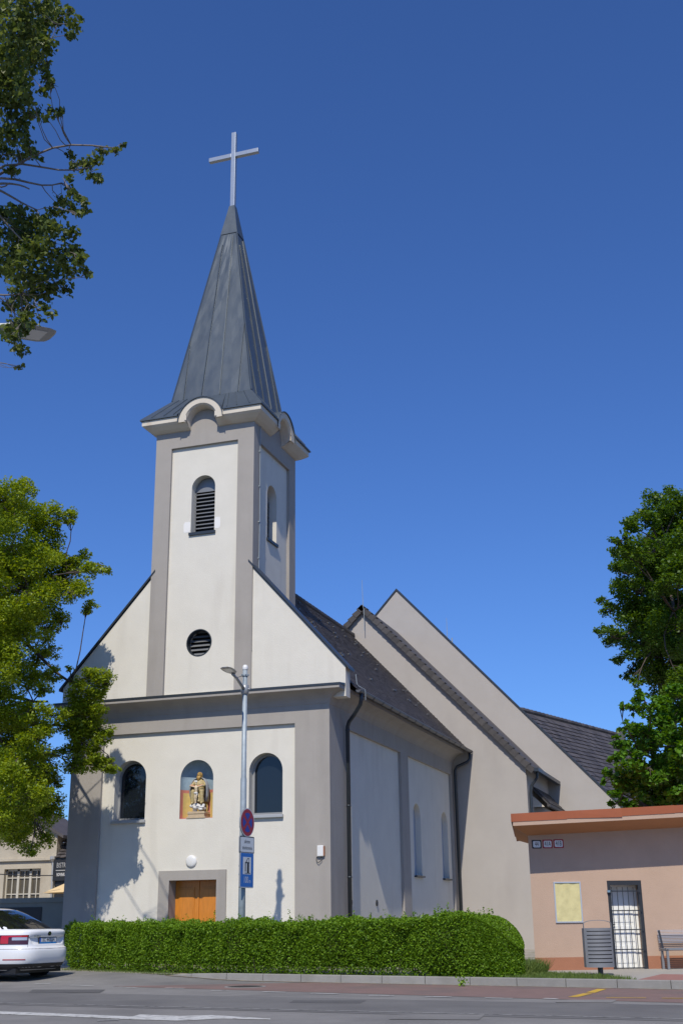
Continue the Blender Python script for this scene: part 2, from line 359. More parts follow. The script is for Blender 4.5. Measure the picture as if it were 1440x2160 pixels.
for k in range(40):                                          # rough stitched line along the joint of the lane
    x = 0.2 + k * .5
    strip('lane_joint', (x, thin_y(x) - .03 + .02 * math.sin(k * 2.1)), (x + .5, thin_y(x + .5) - .03 + .02 * math.sin(k * 2.1 + 2.1)), .07, M['paintworn'])
wl = [(-120, 2132), (0, 2136), (140, 2141), (280, 2147), (295, 2142.5), (380, 2146), (445, 2144), (570, 2151.5), (570, 2152.3), (470, 2150.5), (440, 2152), (380, 2155), (280, 2152.2), (140, 2146), (0, 2141), (-120, 2137)]
mb = MB(); P_ = [onz(u, v) for u, v in wl]; mb.prism([(p[0], p[1], .006) for p in P_], (0, 0, .006)); struct(mb.build('white_line', M['paint']))
strip('worn_line', onz(205, 2155), onz(250, 2153.5), .12, M['paintworn'])
strip('yellow_line', onz(1208, 2105), onz(1240, 2097.5), .17, M['yellow']); strip('yellow_line', onz(1244, 2096), onz(1269, 2088), .17, M['yellow'])
strip('yellow_line', onz(1278, 2106.5), onz(1362, 2107), .09, M['yellow']); strip('yellow_line', onz(1395, 2107.3), onz(1500, 2108.5), .09, M['yellow'])
# churchyard ground and pavement at kerb height
mb = MB(); XS2 = [1.6 + i * .8 for i in range(40)]
mb.grid([[(x, kerb_y(x) + .1, .115) for x in XS2], [(x, 80, .115) for x in XS2]])
mb.grid([[(x, road_back(x) + .02, .116) for x in (-2.6, -1, 0, 1.6)], [(x, 80, .116) for x in (-2.6, -1, 0, 1.6)]])
mb.grid([[(-30, 11, .112), (-2.6, road_back(-2.6) + .02, .112)], [(-30, 80, .112), (-2.6, 80, .112)]])
struct(mb.build('churchyard_ground', M['yard']))
# kerb stones
mb = MB(); xs = 1.75; k = 0
while xs < 22:
    x1 = xs + .985; h0 = .155; dz0 = zr(xs, kerb_y(xs) - .1); dz1 = zr(x1, kerb_y(x1) - .1)
    t0 = max(h0, 0); sink = .075 * sstep((3.2 - xs) / 1.4); s1 = .075 * sstep((3.2 - x1) / 1.4); j = random.uniform(-.004, .004)
    y0, y1 = kerb_y(xs) + j, kerb_y(x1) + j
    pr = [(xs, y0, -.05), (xs, y0 + .01, t0 - sink - .012), (xs, y0 + .022, t0 - sink), (xs, y0 + .15, t0 - sink), (xs, y0 + .15, -.05)]
    p2 = [(x1, y1, -.05), (x1, y1 + .01, t0 - s1 - .012), (x1, y1 + .022, t0 - s1), (x1, y1 + .15, t0 - s1), (x1, y1 + .15, -.05)]
    mb.add(pr + p2, [(0, 1, 6, 5), (1, 2, 7, 6), (2, 3, 8, 7), (3, 4, 9, 8), (0, 4, 3, 2, 1), (5, 6, 7, 8, 9)])
    xs = x1 + .012; k += 1
struct(mb.build('kerb', M['concrete']))
# pavement in front of the kiosk
mb = MB(); pv = [(1180, 2054), (1320, 2068), (1600, 2078), (1700, 2050), (1440, 2040), (1120, 2046)]
mb.prism([(*onz(u, v, .12)[:2], .119) for u, v in pv], (0, 0, .004)); struct(mb.build('pavement', M['pave']))
mb = MB(); pv = [(1345, 2067.5), (1395, 2056), (1620, 2060), (1600, 2074), (1330, 2071)]
mb.prism([(*onz(u, v, .123)[:2], .1235) for u, v in pv], (0, 0, .004)); struct(mb.build('red_paving', M['pavered']))
# grit and dust gathered at the foot of the kerb
mb = MB(); GX = [2.0 + i * .15 for i in range(125)]
mb.grid([[(x, kerb_y(x) + .01, zr(x, kerb_y(x)) + .0075) for x in GX], [(x, kerb_y(x) - .07 - .10 * abs(math.sin(x * 3.1) * math.sin(x * 7.7)) - random.uniform(0, .05), zr(x, kerb_y(x)) + .0075) for x in GX]])
struct(mb.build('kerb_grit', M['grit']))
# older repairs in the asphalt
for k, (u0, u1, v0, v1) in enumerate([(610, 760, 2112, 2117), (1170, 1290, 2110.5, 2116), (60, 210, 2089, 2095), (820, 1010, 2142, 2152)]):
    c4 = [onz(u0, v1)[:2], onz(u1, v1 + 1)[:2], onz(u1 + 12, v0)[:2], onz(u0 + 9, v0)[:2]]
    struct(MB().add([(p[0], p[1], zr(*p) + .0068) for p in c4], [(0, 1, 2, 3)]).build('asphalt_patch', M['patchdark' if k % 2 == 0 else 'asphalt']))
# manhole cover
c = onz(517, 2083); mc = thing('manhole_cover', (c[0], c[1], zr(c[0], c[1])), 'round dark iron manhole cover set in the asphalt by the kerb', 'manhole cover')
mb = MB(); mb.lathe((c[0], c[1], zr(c[0], c[1])), [(.36, .004), (.36, .012), (.33, .014), (.32, .010), (0.001, .010)], 32)
for i in range(-4, 5): mb.box(c[0] - math.sqrt(.09 - (i * .065) ** 2), c[0] + math.sqrt(.09 - (i * .065) ** 2), c[1] + i * .065 - .012, c[1] + i * .065 + .012, zr(c[0], c[1]) + .010, zr(c[0], c[1]) + .016)
mb.build('cover_plate', M['iron'], mc)
mb = MB(); mb.lathe((c[0], c[1], zr(c[0], c[1])), [(.43, .003), (.43, .010), (.37, .012), (.365, .003)], 32); mb.build('cover_ring', M['concrete'], mc)

# ------------------------------------------------------------------ church
A, L1, L2 = 4.206, 15.32, 20.7
CH = thing('church', (0, 0, 0), 'pale plastered village church with grey bands, square tower and tall pointed metal spire', 'church')
FR = frame((0, 0, 0), (1, 0, 0), (0, -1, 0))
SR = frame((A, 0, 0), (0, 1, 0), (1, 0, 0))
# nave: grey framework of pilasters and frieze
mb = MB()
mb.holed(FR, [(-A, 0), (-3.14, 0), (-3.14, 6.72), (3.14, 6.72), (3.14, 0), (A, 0), (A, 7.30), (-A, 7.30)])
for x in (-3.14, 3.14): mb.add([FR(x, 0, 0), FR(x, 0, .1), FR(x, 6.72, .1), FR(x, 6.72, 0)], [(0, 1, 2, 3)])
mb.add([FR(-3.14, 6.72, 0), FR(3.14, 6.72, 0), FR(3.14, 6.72, .1), FR(-3.14, 6.72, .1)], [(0, 1, 2, 3)])
p1, p2 = rect(1.55, 7.48, .0, 6.72), rect(8.40, 14.78, .0, 6.72)
mb.holed(SR, [(0, 0), (1.55, 0), (1.55, 6.72), (7.48, 6.72), (7.48, 0), (8.40, 0), (8.40, 6.72), (14.78, 6.72), (14.78, 0), (L1, 0), (L1, 7.3), (0, 7.3)])
for y in (1.55, 7.48, 8.40, 14.78): mb.add([SR(y, 0, 0), SR(y, 0, .1), SR(y, 6.72, .1), SR(y, 6.72, 0)], [(0, 1, 2, 3)])
for y0, y1 in ((1.55, 7.48), (8.4, 14.78)): mb.add([SR(y0, 6.72, 0), SR(y1, 6.72, 0), SR(y1, 6.72, .1), SR(y0, 6.72, .1)], [(0, 1, 2, 3)])
mb.add([(-A, 0, 0), (-A, L1, 0), (-A, L1, 7.3), (-A, 0, 7.3)], [(0, 1, 2, 3)])
nave = mb.build('nave_wall', M['grey'], CH)
# white recessed fields
mb = MB(); wins = [arch(-2.2, .525, 4.16, 5.40), arch(2.2, .525, 4.16, 5.40)]; niche = arch(0, .535, 4.14, 5.30)
door = rect(-.78, .72, -.01, 2.41)
mb.holed(FR, rect(-3.14, 3.14, -.02, 6.72), wins + [niche, door], .1, (.34, .34, .02, .004))
mb.build('front_field', M['white'], CH)
mb = MB(); sw = [arch(9.72, .5, 2.70, 4.68), arch(13.78, .5, 2.70, 4.68)]
mb.holed(SR, p1, (), .1); mb.holed(SR, p2, sw, .1, (.24, .24)); mb.build('side_field', M['white'], CH)
# side niches glazed with pale panes
for yc in (9.72, 13.78):
    w = MB().poly(SR, arch(yc, .5, 2.70, 4.68), .30).build('side_window', M['pale'], CH)
    MB().box(A - .16, A + .0, yc - .56, yc + .56, 2.64, 2.70).build('sill', M['dark'], w)
# front windows: frame, pane, sill
for xc in (-2.2, 2.2):
    mb = MB(); mb.holed(FR, arch(xc, .525, 4.16, 5.40), [arch(xc, .455, 4.24, 5.40)], .36, (.06,)); wf = mb.build('window', M['frame'], CH)
    MB().poly(FR, arch(xc, .46, 4.23, 5.40), .41).build('pane', M['glass'], wf)
    bevel(MB().box(xc - .56, xc + .56, -.0, .42, 4.07, 4.16).build('sill', M['sill'], wf), .01)
# statue niche: painted concave recess
mb = MB(); NP, NZ = 28, 44
cols = []
for i in range(NP + 1):
    a = math.pi * i / NP; cols.append((-math.cos(a), math.sin(a)))
zs_ = [4.14 + (5.30 - 4.14) * j / 26 for j in range(27)]
pts = [[(c * .535, .12 + s * .42, z) for z in zs_] + [(c * .535 * math.cos(t), .12 + s * .42 * math.cos(t) ** .5 * 1., 5.30 + .535 * math.sin(t)) for t in [math.pi / 2 * k / 14 for k in range(1, 15)]] for c, s in cols]
nz = len(pts[0])
for i in range(NP):
    for j in range(nz - 1):
        zc = (pts[i][j][2] + pts[i][j + 1][2]) / 2; fi = (i + .5) / NP
        if zc > 4.97: k = 2
        elif zc > 4.88 or zc < 4.20 or abs(fi - .06) < .045 or abs(fi - .365) < .04 or abs(fi - .635) < .04 or abs(fi - .94) < .045: k = 1
        else: k = 0
        mb.cur = k; mb.add([pts[i][j], pts[i + 1][j], pts[i + 1][j + 1], pts[i][j + 1]], [(0, 1, 2, 3)])
mb.cur = 1; mb.add([(-.535, .1, 4.14), (.535, .1, 4.14), (.535, .6, 4.14), (-.535, .6, 4.14)], [(0, 1, 2, 3)])
mb.build('statue_niche', [M['nyellow'], M['nred'], M['nblue']], CH)
# doorway: grey surround and double door
mb = MB(); su = [(-1.12, 0), (-.78, 0), (-.78, 2.41), (.72, 2.41), (.72, 0), (1.02, 0), (1.02, 2.68), (-1.12, 2.68)]
mb.prism([FR(x, z, .055) for x, z in su], (0, .06, 0)); mb.holed(FR, rect(-.80, .74, -.01, 2.43), [door], .11, (.40,))
bevel(mb.build('door_surround', M['grey'], CH), .008)
for x0, x1 in ((-.78, -.033), (-.027, .72)):
    mb = MB(); mb.box(x0 + .003, x1 - .003, .50, .55, 0, 2.41)
    for z0, z1 in ((.25, .95), (1.1, 2.22)):
        mb.box(x0 + .12, x1 - .12, .478, .5, z0, z1)
        mb.box(x0 + .16, x1 - .16, .466, .478, z0 + .05, z1 - .05)
    mb.box(x0 + .07, x1 - .07, .484, .5, 1.02, 1.05)
    dl = bevel(mb.build('door_leaf', M['wood'], CH), .012)
    MB().bar(((x0 if x0 > -.5 else x1) + (.1 if x0 > -.5 else -.1) - .06, .462, 1.22), ((x0 if x0 > -.5 else x1) + (.1 if x0 > -.5 else -.1) + .06, .462, 1.22), .02, .02).build('handle', M['chrome'], dl)
MB().box(-.055, -.005, .47, .50, 0, 2.41).build('door_astragal', M['wood'], CH)
mb = MB(xf=lambda x, y, z: (x - .10, .1 - z, 2.93 + y)); mb.lathe((0, 0, 0), [(.17, 0), (.175, .015), (.168, .035), (.13, .055), (.07, .065), (.001, .068)], 28)
mb.build('wall_lamp', M['opal'], CH, smooth=True)
# siren box with its cable
mb = MB(); mb.box(3.83, 4.02, -.09, 0, 2.95, 3.25); ab = bevel(mb.build('alarm_box', M['opal'], CH), .025, 3)
MB().box(4.02, 4.045, -.08, -.005, 2.97, 3.23).build('alarm_lens', M['plinth'], ab)
MB().tube([(3.95, -.02, 2.95), (3.95, -.05, 2.85), (3.86, -.06, 2.78), (3.80, -.04, 2.84), (3.80, -.02, 2.93), (3.86, -.02, 2.97)], .010, 6).build('alarm_cable', M['ironblack'], ab)
# ground level vents on the side wall
for y in (2.05, 4.6): MB(xf=lambda x, yy, z: (A - .1 + z, y + x, 1.75 + yy)).lathe((0, 0, 0), [(.09, 0), (.09, .03), (.06, .035), (.001, .02)], 16).build('wall_vent', M['ironblack'], CH)
MB().box(A - .1, A + .02, 2.75, 2.95, .9, 1.27).build('meter_box', M['frame'], CH)
# main cornice with cove, flashing
prof = [(0, 7.23), (.015, 7.24), (.03, 7.30), (.07, 7.38), (.14, 7.46), (.24, 7.53), (.36, 7.575), (.46, 7.59), (.465, 7.60), (.465, 7.71), (0, 7.74)]
mb = MB(); mb.rectloop(-A, A, 0, L1, prof, closed=False); cor = mb.build('cornice', M['grey'], CH)
mb = MB(); mb.box(-4.69, 4.69, -.485, .05, 7.712, 7.735); mb.box(-4.69, 4.69, -.487, -.475, 7.675, 7.713); mb.prism([(-4.69, .052, 7.736), (-4.69, -.484, 7.736), (-4.69, .052, 7.80)], (9.38, 0, 0)); mb.build('flashing', M['dark'], cor)
# front gable
mb = MB(); gp = [(-4.70, 7.42), (4.70, 7.42), (4.70, 8.30), (1.65, 11.70), (1.65, 7.83), (-1.65, 7.83), (-1.65, 11.70), (-4.70, 8.30)]
mb.prism([(x, .055, z) for x, z in gp], (0, .40, 0)); gab = mb.build('front_gable', M['white'], CH)
for s in (-1, 1):
    mb = MB(); mb.prism([(s * 4.82, -.01, 8.20), (s * 1.6, -.01, 11.80), (s * 1.6, -.01, 11.88), (s * 4.82, -.01, 8.275)], (0, .53, 0)); mb.build('gable_coping', M['dark'], gab)
# nave roof with real courses of tiles
def tiles(mb, p0, eu, ev, U, V, tw, th, jit=.004, lift=.02, clip=None):
    p0 = np.array(p0, float); eu = np.array(eu, float); eu /= np.linalg.norm(eu); ev = np.array(ev, float); ev /= np.linalg.norm(ev); en = np.cross(eu, ev)
    if en[2] < 0: en = -en
    nr, nc = int(V / th), int(U / tw) + 1
    vs, fs = [], []
    for r in range(nr):
        for c in range(nc):
            u0 = (c - .5 * (r % 2)) * tw; u1 = u0 + tw * .985
            u0 = max(u0, 0); u1 = min(u1, U)
            if u1 - u0 < .02: continue
            v0 = r * th; v1 = v0 + th * 1.03
            if clip and not clip(u0, v0, u1, v1): continue
            l0 = lift + random.uniform(-jit, jit); l1 = random.uniform(0, .003); vj = random.uniform(-.006, .006)
            q = [p0 + eu * u0 + ev * (v0 + vj) + en * l0, p0 + eu * (u0 + u1) / 2 + ev * (v0 + vj - .012) + en * l0, p0 + eu * u1 + ev * (v0 + vj) + en * l0, p0 + eu * u1 + ev * v1 + en * l1, p0 + eu * u0 + ev * v1 + en * l1]
            w = [p - en * .022 for p in q[:3]]
            b = len(vs); vs += q + w
            fs += [(b, b + 1, b + 2, b + 3, b + 4), (b, b + 5, b + 6, b + 1), (b + 1, b + 6, b + 7, b + 2)]
    mb.add(vs, fs)
EX, EZ, RZ = 4.88, 7.70, 12.85
mb = MB()
for s in (-1, 1):
    mb.add([(s * EX, .45, EZ), (s * EX, L1, EZ), (0, L1, RZ), (0, .45, RZ)], [(0, 1, 2, 3)])
    sl = math.hypot(EX, RZ - EZ)
    tiles(mb, (s * EX, .46, EZ), (0, 1, 0), (-s * EX, 0, RZ - EZ), L1 - .46, sl, .19, .155)
rf = mb.build('nave_roof', M['tile'], CH)
mb = MB()
for i in range(int((L1 - 3.7) / .36)): 
    y = 3.75 + i * .36; mb.tube([(0, y, RZ + .03), (0, y + .37, RZ + .045)], [.10, .115], 8)
mb.build('ridge_tiles', M['tile2'], rf)
sg = None
for i in range(34):
    t = random.uniform(.12, .95); y = random.uniform(4.5, 14.6); x = 4.8 * (1 - t); p = Vector((x, y, EZ + (EX - x) * (RZ - EZ) / EX + .04))
    if sg is None:
        sg = MB().box(x - .03, x + .05, y - .06, y + .06, p.z - .02, p.z + .03).build('snow_guard', M['gutter'], rf); p0_ = p
    else:
        c2 = sg.copy(); COL.objects.link(c2); c2.parent = rf; c2.location = p - p0_
# gutters and downpipes
for s in (-1, 1):
    mb = MB(); mb.grid([[(s * (4.86 + .085 + .085 * math.cos(math.pi + math.pi * k / 8) * 1), y, 7.66 - .085 * math.sin(math.pi * k / 8)) for k in range(9)] for y in (.48, L1 - .02)])
    mb.tube([(s * 5.03, .48, 7.665), (s * 5.03, L1 - .02, 7.665)], .014, 6)
    for i in range(16): mb.tube([(s * (4.945 + .09 * math.cos(math.pi + math.pi * k / 6)), .9 + i * .95, 7.655 - .09 * math.sin(math.pi * k / 6)) for k in range(7)], .008, 5)
    mb.prism([(s * 4.86, .48, 7.66), (s * 5.03, .48, 7.66), (s * 4.98, .48, 7.585), (s * 4.9, .48, 7.585)], (0, .01, 0))
    mb.build('gutter', M['gutter'], CH)
mb = MB(); mb.tube([(4.945, .75, 7.60), (4.945, .75, 7.42), (4.90, .80, 7.28), (4.62, 1.05, 7.02), (4.40, 1.24, 6.86), (4.33, 1.3, 6.72), (4.33, 1.3, 0)], .062, 12)
for z in (6.6, 4.4, 2.4): mb.lathe((4.33, 1.3, z), [(.07, 0), (.07, .05)], 12)
mb.build('downpipe', M['dark'], CH, smooth=True)
mb = MB(); mb.tube([(4.945, 15.1, 7.60), (4.945, 15.1, 7.35), (4.85, 15.08, 7.22), (4.42, 15.05, 7.05), (4.33, 15.03, 6.9), (4.33, 15.03, 0)], .062, 12); mb.build('downpipe', M['dark'], CH, smooth=True)
MB().tube([(4.83, .62, 8.15), (4.86, .62, 7.85), (4.90, .66, 7.80), (5.06, .80, 7.70), (5.05, .84, 7.4)], .011, 6).build('lightning_wire', M['galv'], CH)

# ------------------------------------------------------------------ tower
TD, TE, TY = 1.74, 1.18, 3.72
def sides():
    return [frame((0, 0, 0), (1, 0, 0), (0, -1, 0)), frame((TD, TY / 2, 0), (0, 1, 0), (1, 0, 0)), frame((-TD, TY / 2, 0), (0, -1, 0), (-1, 0, 0)), frame((0, TY, 0), (-1, 0, 0), (0, 1, 0))]
mb = MB(); mp = MB(); bw = arch(-.04, .41, 12.98, 14.50)
rw = [(-.05 + .42 * math.cos(2 * math.pi * i / 32), 9.40 + .42 * math.sin(2 * math.pi * i / 32)) for i in range(32)]
for k, fr in enumerate(sides()):
    hw = TD if k in (0, 3) else TY / 2
    e = TE if k in (0, 3) else TY / 2 - .56
    zb = 7.72 if k == 0 else 9.0
    mb.holed(fr, [(-hw, zb), (-e, zb), (-e, 15.95), (e, 15.95), (e, zb), (hw, zb), (hw, 17.25), (-hw, 17.25)])
    for x in (-e, e): mb.add([fr(x, zb, 0), fr(x, zb, .1), fr(x, 15.95, .1), fr(x, 15.95, 0)], [(0, 1, 2, 3)])
    mb.add([fr(-e, 15.95, 0), fr(e, 15.95, 0), fr(e, 15.95, .1), fr(-e, 15.95, .1)], [(0, 1, 2, 3)])
    hs, rv = [bw], [.34]
    if k == 0: hs, rv = [bw, rw], [.34, .30]
    mp.holed(fr, rect(-e, e, zb, 15.95), hs, .1, rv)
TW = mb.build('tower', M['grey'], CH)
mp.build('tower_field', M['white'], TW)
fr = sides()[0]
for pts in (rect(-.70, -.46, 13.02, 13.38), rect(.375, .58, 13.05, 13.44)):
    cx = sum(p[0] for p in pts) / 4; cz = sum(p[1] for p in pts) / 4; ww = (pts[1][0] - pts[0][0]) / 2; hh = (pts[2][1] - pts[0][1]) / 2
    mb = MB(); mb.poly(fr, [(cx + ww * math.copysign(abs(math.cos(t)) ** .45, math.cos(t)) * random.uniform(.93, 1.03), cz + hh * math.copysign(abs(math.sin(t)) ** .45, math.sin(t)) * random.uniform(.94, 1.03)) for t in [2 * math.pi * i / 22 for i in range(22)]], .096); mb.build('plaster_patch', M['patch'], TW)
for k, fr in enumerate(sides()):
    mb = MB(); mb.poly(fr, bw, .60); bk = mb.build('belfry_dark_back', M['black'], TW)  # black sheet behind the opening, painting the unlit belfry inside
for k, fr in enumerate(sides()[:3]):
    mb = MB(); head = [(-.04 + .40 * math.cos(math.pi * i / 16), 14.44 + .46 * math.sin(math.pi * i / 16)) for i in range(17)]
    mb.prism([fr(x, z, .38) for x, z in head], fr(0, 0, .03) - fr(0, 0, 0))
    for x in (-.44, .345): mb.prism([fr(x, 12.98, .36), fr(x + .03, 12.98, .36), fr(x + .03, 14.5, .36), fr(x, 14.5, .36)], fr(0, 0, .03) - fr(0, 0, 0))
    for i in range(11):
        z = 13.08 + i * .128
        mb.add([fr(-.43, z, .36), fr(.36, z, .36), fr(.36, z + .05, .44), fr(-.43, z + .05, .44), fr(-.43, z - .02, .36), fr(.36, z - .02, .36), fr(.36, z + .03, .44), fr(-.43, z + .03, .44)], [(0, 1, 2, 3), (4, 5, 6, 7), (0, 1, 5, 4), (2, 3, 7, 6)])
    mb.build('louvre_slats', M['slat'], TW)
    mb = MB(); mb.prism([fr(-.50, 12.90, .04), fr(.42, 12.90, .04), fr(.42, 12.99, .04), fr(-.50, 12.99, .04)], fr(0, 0, .42) - fr(0, 0, 0)); mb.build('belfry_sill', M['dark'], TW)
fr = sides()[0]
MB().poly(fr, rw, .5).build('round_dark_back', M['black'], TW)  # black disc painted in for the darkness behind the slats
mb = MB()
for i in range(6):
    z = 9.06 + i * .135; w = math.sqrt(max(.0, .42 ** 2 - (z + .03 - 9.4) ** 2)); mb.add([fr(-.05 - w, z, .30), fr(-.05 + w, z, .30), fr(-.05 + w, z + .085, .38), fr(-.05 - w, z + .085, .38)], [(0, 1, 2, 3)])
mb.build('round_slats', M['slat'], TW)
mb = MB(); n = 32
mb.grid([[fr(-.05 + r * math.cos(2 * math.pi * i / n), 9.40 + r * math.sin(2 * math.pi * i / n), d) for r, d in ((.43, .1), (.425, .085), (.40, .085), (.395, .2), (.40, .3))] for i in range(n + 1)])
mb.build('round_frame', M['dark'], TW)
# lightning conductor on the right side of the tower
fr = sides()[1]; mb = MB(); mb.tube([fr(-1.42, 11.6, -.03), fr(-1.40, 13.0, -.03), fr(-1.41, 15.2, -.03), fr(-1.41, 16.6, -.03)], .012, 6)
for z in (12, 13.2, 14.4, 15.6): mb.prism([fr(-1.45, z, 0), fr(-1.37, z, 0), fr(-1.37, z + .03, 0), fr(-1.45, z + .03, 0)], fr(0, 0, -.05) - fr(0, 0, 0))
mb.build('lightning_cable', M['galv'], TW)
# tower cornice: coved, rising into an eyebrow arch on each side
RO, RI, CZ = .78, .50, 16.68
CP = [(0, 16.50), (.05, 16.51), (.16, 16.57), (.30, 16.67), (.365, 16.73), (.37, 16.735), (.37, 16.90), (.02, 16.93)]
mb = MB()
def corner_pts(o, z, k):
    x0, x1, y0, y1 = -TD - o, TD + o, -o, TY + o
    cs = [(x0, y0, z), (x1, y0, z), (x1, y1, z), (x0, y1, z)]
    return cs[k % 4]
def on_side(k, t, o, z):                                     # t along side from its middle
    cx, cy = 0, TY / 2
    return [(t, -o, z), (TD + o, cy + t, z), (-t, TY + o, z), (-TD - o, cy - t, z)][k]
for k in range(4):
    mb.grid([[corner_pts(o, z, k), on_side(k, -RI, o, z)] for o, z in CP])
    mb.grid([[on_side(k, RI, o, z), corner_pts(o, z, k + 1)] for o, z in CP])
    n = 24
    ring = lambda r, o: [on_side(k, r * math.cos(math.pi - math.pi * i / n), o, CZ + r * math.sin(math.pi * i / n)) for i in range(n + 1)]
    mb.grid([ring(RI, -.02), ring(RI, .10), ring(RI + .03, .30), ring(RI + .08, .37), ring(RO, .372), ring(RO + .0, -.3)])
    for s in (-1, 1):                                        # ends of the arch
        mb.add([on_side(k, s * RI, 0, CZ + .01), on_side(k, s * RI, .37, CZ + .01), on_side(k, s * RI, .37, 16.5 + .24), on_side(k, s * RI, .3, 16.67), on_side(k, s * RI, .16, 16.57), on_side(k, s * RI, 0, 16.5)], [(0, 1, 2, 3, 4, 5)])
mb.build('tower_cornice', M['cream'], TW)
# skirt roof and its arch covers
SPX, SPZ = 1.44, 17.86
mb = MB()
def sq(h, z): return [(-h, TY / 2 - h, z), (h, TY / 2 - h, z), (h, TY / 2 + h, z), (-h, TY / 2 + h, z), (-h, TY / 2 - h, z)]
eo = 2.155; dy = TY / 2 - TD
def sqe(o, z): return [(-TD - o, -o, z), (TD + o, -o, z), (TD + o, TY + o, z), (-TD - o, TY + o, z), (-TD - o, -o, z)]
RS = RO + .03; ZE = 16.95
def sk_o(k, z): return .425 - (z - ZE) / (SPZ - ZE) * (.425 + (TD - SPX if k in (1, 3) else TD - SPX + dy - (TY / 2 - TD)))
def sk_pt(k, t, s_):                                         # a point of the skirt, s_ = 0 at the eave, 1 at the foot of the spire
    half = (TD if k in (0, 2) else TY / 2) + .425
    end = (TY / 2 - SPX) if k in (0, 2) else TD - SPX
    o = .425 - s_ * (.425 + end)
    return np.array(on_side(k, t * (half * (1 - s_) + SPX * s_) / half, o, ZE + s_ * (SPZ - ZE)))
for k in range(4):
    half = (TD if k in (0, 2) else TY / 2) + .425; end = (TY / 2 - SPX) if k in (0, 2) else TD - SPX
    for sg in (-1, 1):
        mb.add([on_side(k, sg * half, .425, ZE), on_side(k, sg * RS, .425, ZE), sk_pt(k, sg * RS, 1), sk_pt(k, sg * half, 1)], [(0, 1, 2, 3)])
        e0, e1 = np.array(on_side(k, sg * half, .425, ZE)), np.array(on_side(k, sg * RS, .425, ZE)); f0 = np.array(on_side(k, sg * (half - .065), .36, ZE)); f1 = np.array(on_side(k, sg * RS, .36, ZE)); dz = np.array((0, 0, -.045))
        mb.add([e0, e1, e1 + dz, e0 + dz, f1 + dz, f0 + dz], [(0, 1, 2, 3), (3, 2, 4, 5)])
    n = 24; low, hig, fr_ = [], [], []
    for i in range(n + 1):
        an = math.pi - math.pi * i / n; t = RS * math.cos(an); z = CZ + RS * math.sin(an); ss = max(0, (z - ZE) / (SPZ - ZE))
        p = sk_pt(k, t, ss); o = .425 - ss * (.425 + end)
        low.append(on_side(k, t, o, z)); hig.append(sk_pt(k, t, 1)); fr_.append(on_side(k, t, .415, z))
    mb.grid([fr_, low, hig])
    mb.grid([fr_, [on_side(k, (RO + .002) * math.cos(math.pi - math.pi * i / n), .415, CZ + (RO + .002) * math.sin(math.pi * i / n)) for i in range(n + 1)], [on_side(k, (RO + .002) * math.cos(math.pi - math.pi * i / n), .37, CZ + (RO + .002) * math.sin(math.pi * i / n)) for i in range(n + 1)]])
    for t in (-1.75, -1.3, -.95, .95, 1.3, 1.75):
        mb.bar(sk_pt(k, t, .02), sk_pt(k, t, .99), .02, .05)
SKR = mb.build('skirt_roof', M['metal'], TW)
# spire
APX, CAPB, CAPT = .085, 24.75, 26.04
rad = lambda z: SPX + (APX - SPX) * (z - SPZ) / (CAPT - SPZ)
rows = []
for j in range(15):
    z = SPZ + (CAPB - SPZ) * j / 14; r = rad(z); ro = []
    for k in range(4):
        for i in range(8):
            t = -1 + 2 * i / 8; s_ = [(t * r, -r), (r, t * r), (-t * r, r), (-r, -t * r)][k]
            w = (RNG.uniform(-.012, .012) if (i % 2 and j % 2) else 0)
            nx, ny = [(0, -1), (1, 0), (0, 1), (-1, 0)][k]
            ro.append((s_[0] + nx * w, TY / 2 + s_[1] + ny * w, z))
    rows.append(ro + [ro[0]])
mb = MB(); mb.grid(rows); SP = mb.build('spire', M['metal'], TW)
mb = MB()
for k in range(4):
    for t in (-1.02, -.36, .30, .96):                        # standing seams end where they meet the hip
        zt = min(CAPB, SPZ + (SPX - abs(t) - .02) / (SPX - APX) * (CAPT - SPZ))
        conv = .45 if abs(t) < .5 else 0
        tt = t * (1 - conv)
        a_ = [(t, -SPX), (SPX, t), (-t, SPX), (-SPX, -t)][k]; r = rad(zt); b_ = [(tt, -r), (r, tt), (-tt, r), (-r, -tt)][k]
        if abs(tt) > r: continue
        nrm = np.array([(0, -1, .16), (1, 0, .16), (0, 1, .16), (-1, 0, .16)][k]) * .012
        mb.bar(np.array((a_[0], TY / 2 + a_[1], SPZ)) + nrm, np.array((b_[0], TY / 2 + b_[1], zt)) + nrm, .016, .05)
    c0 = [(-1, -1), (1, -1), (1, 1), (-1, 1)][k]
    mb.bar((c0[0] * SPX, TY / 2 + c0[1] * SPX, SPZ), (c0[0] * rad(CAPB), TY / 2 + c0[1] * rad(CAPB), CAPB), .05, .05)
mb.build('standing_seams', M['metal'], TW)
mb = MB(); r0, r1 = rad(CAPB) + .02, APX + .02
mb.grid([[(x, TY / 2 + y, z) for x, y in ((-r, -r), (r, -r), (r, r), (-r, r), (-r, -r))] for r, z in ((r0 - .02, CAPB - .01), (r0 + .004, CAPB - .01), (r0, CAPB + .03), (r1, CAPT), (0.01, CAPT + .005))])
mb.build('spire_cap', M['metal'], TW)
mb = MB(); y = TY / 2; h = .085
mb.box(-h, h, y - h, y + h, 25.9, 29.24); mb.box(-.99, -h - .001, y - h + .004, y + h - .004, 28.16, 28.33); mb.box(h + .001, .99, y - h + .004, y + h - .004, 28.16, 28.33); bevel(mb.build('cross', M['cross'], TW), .01)

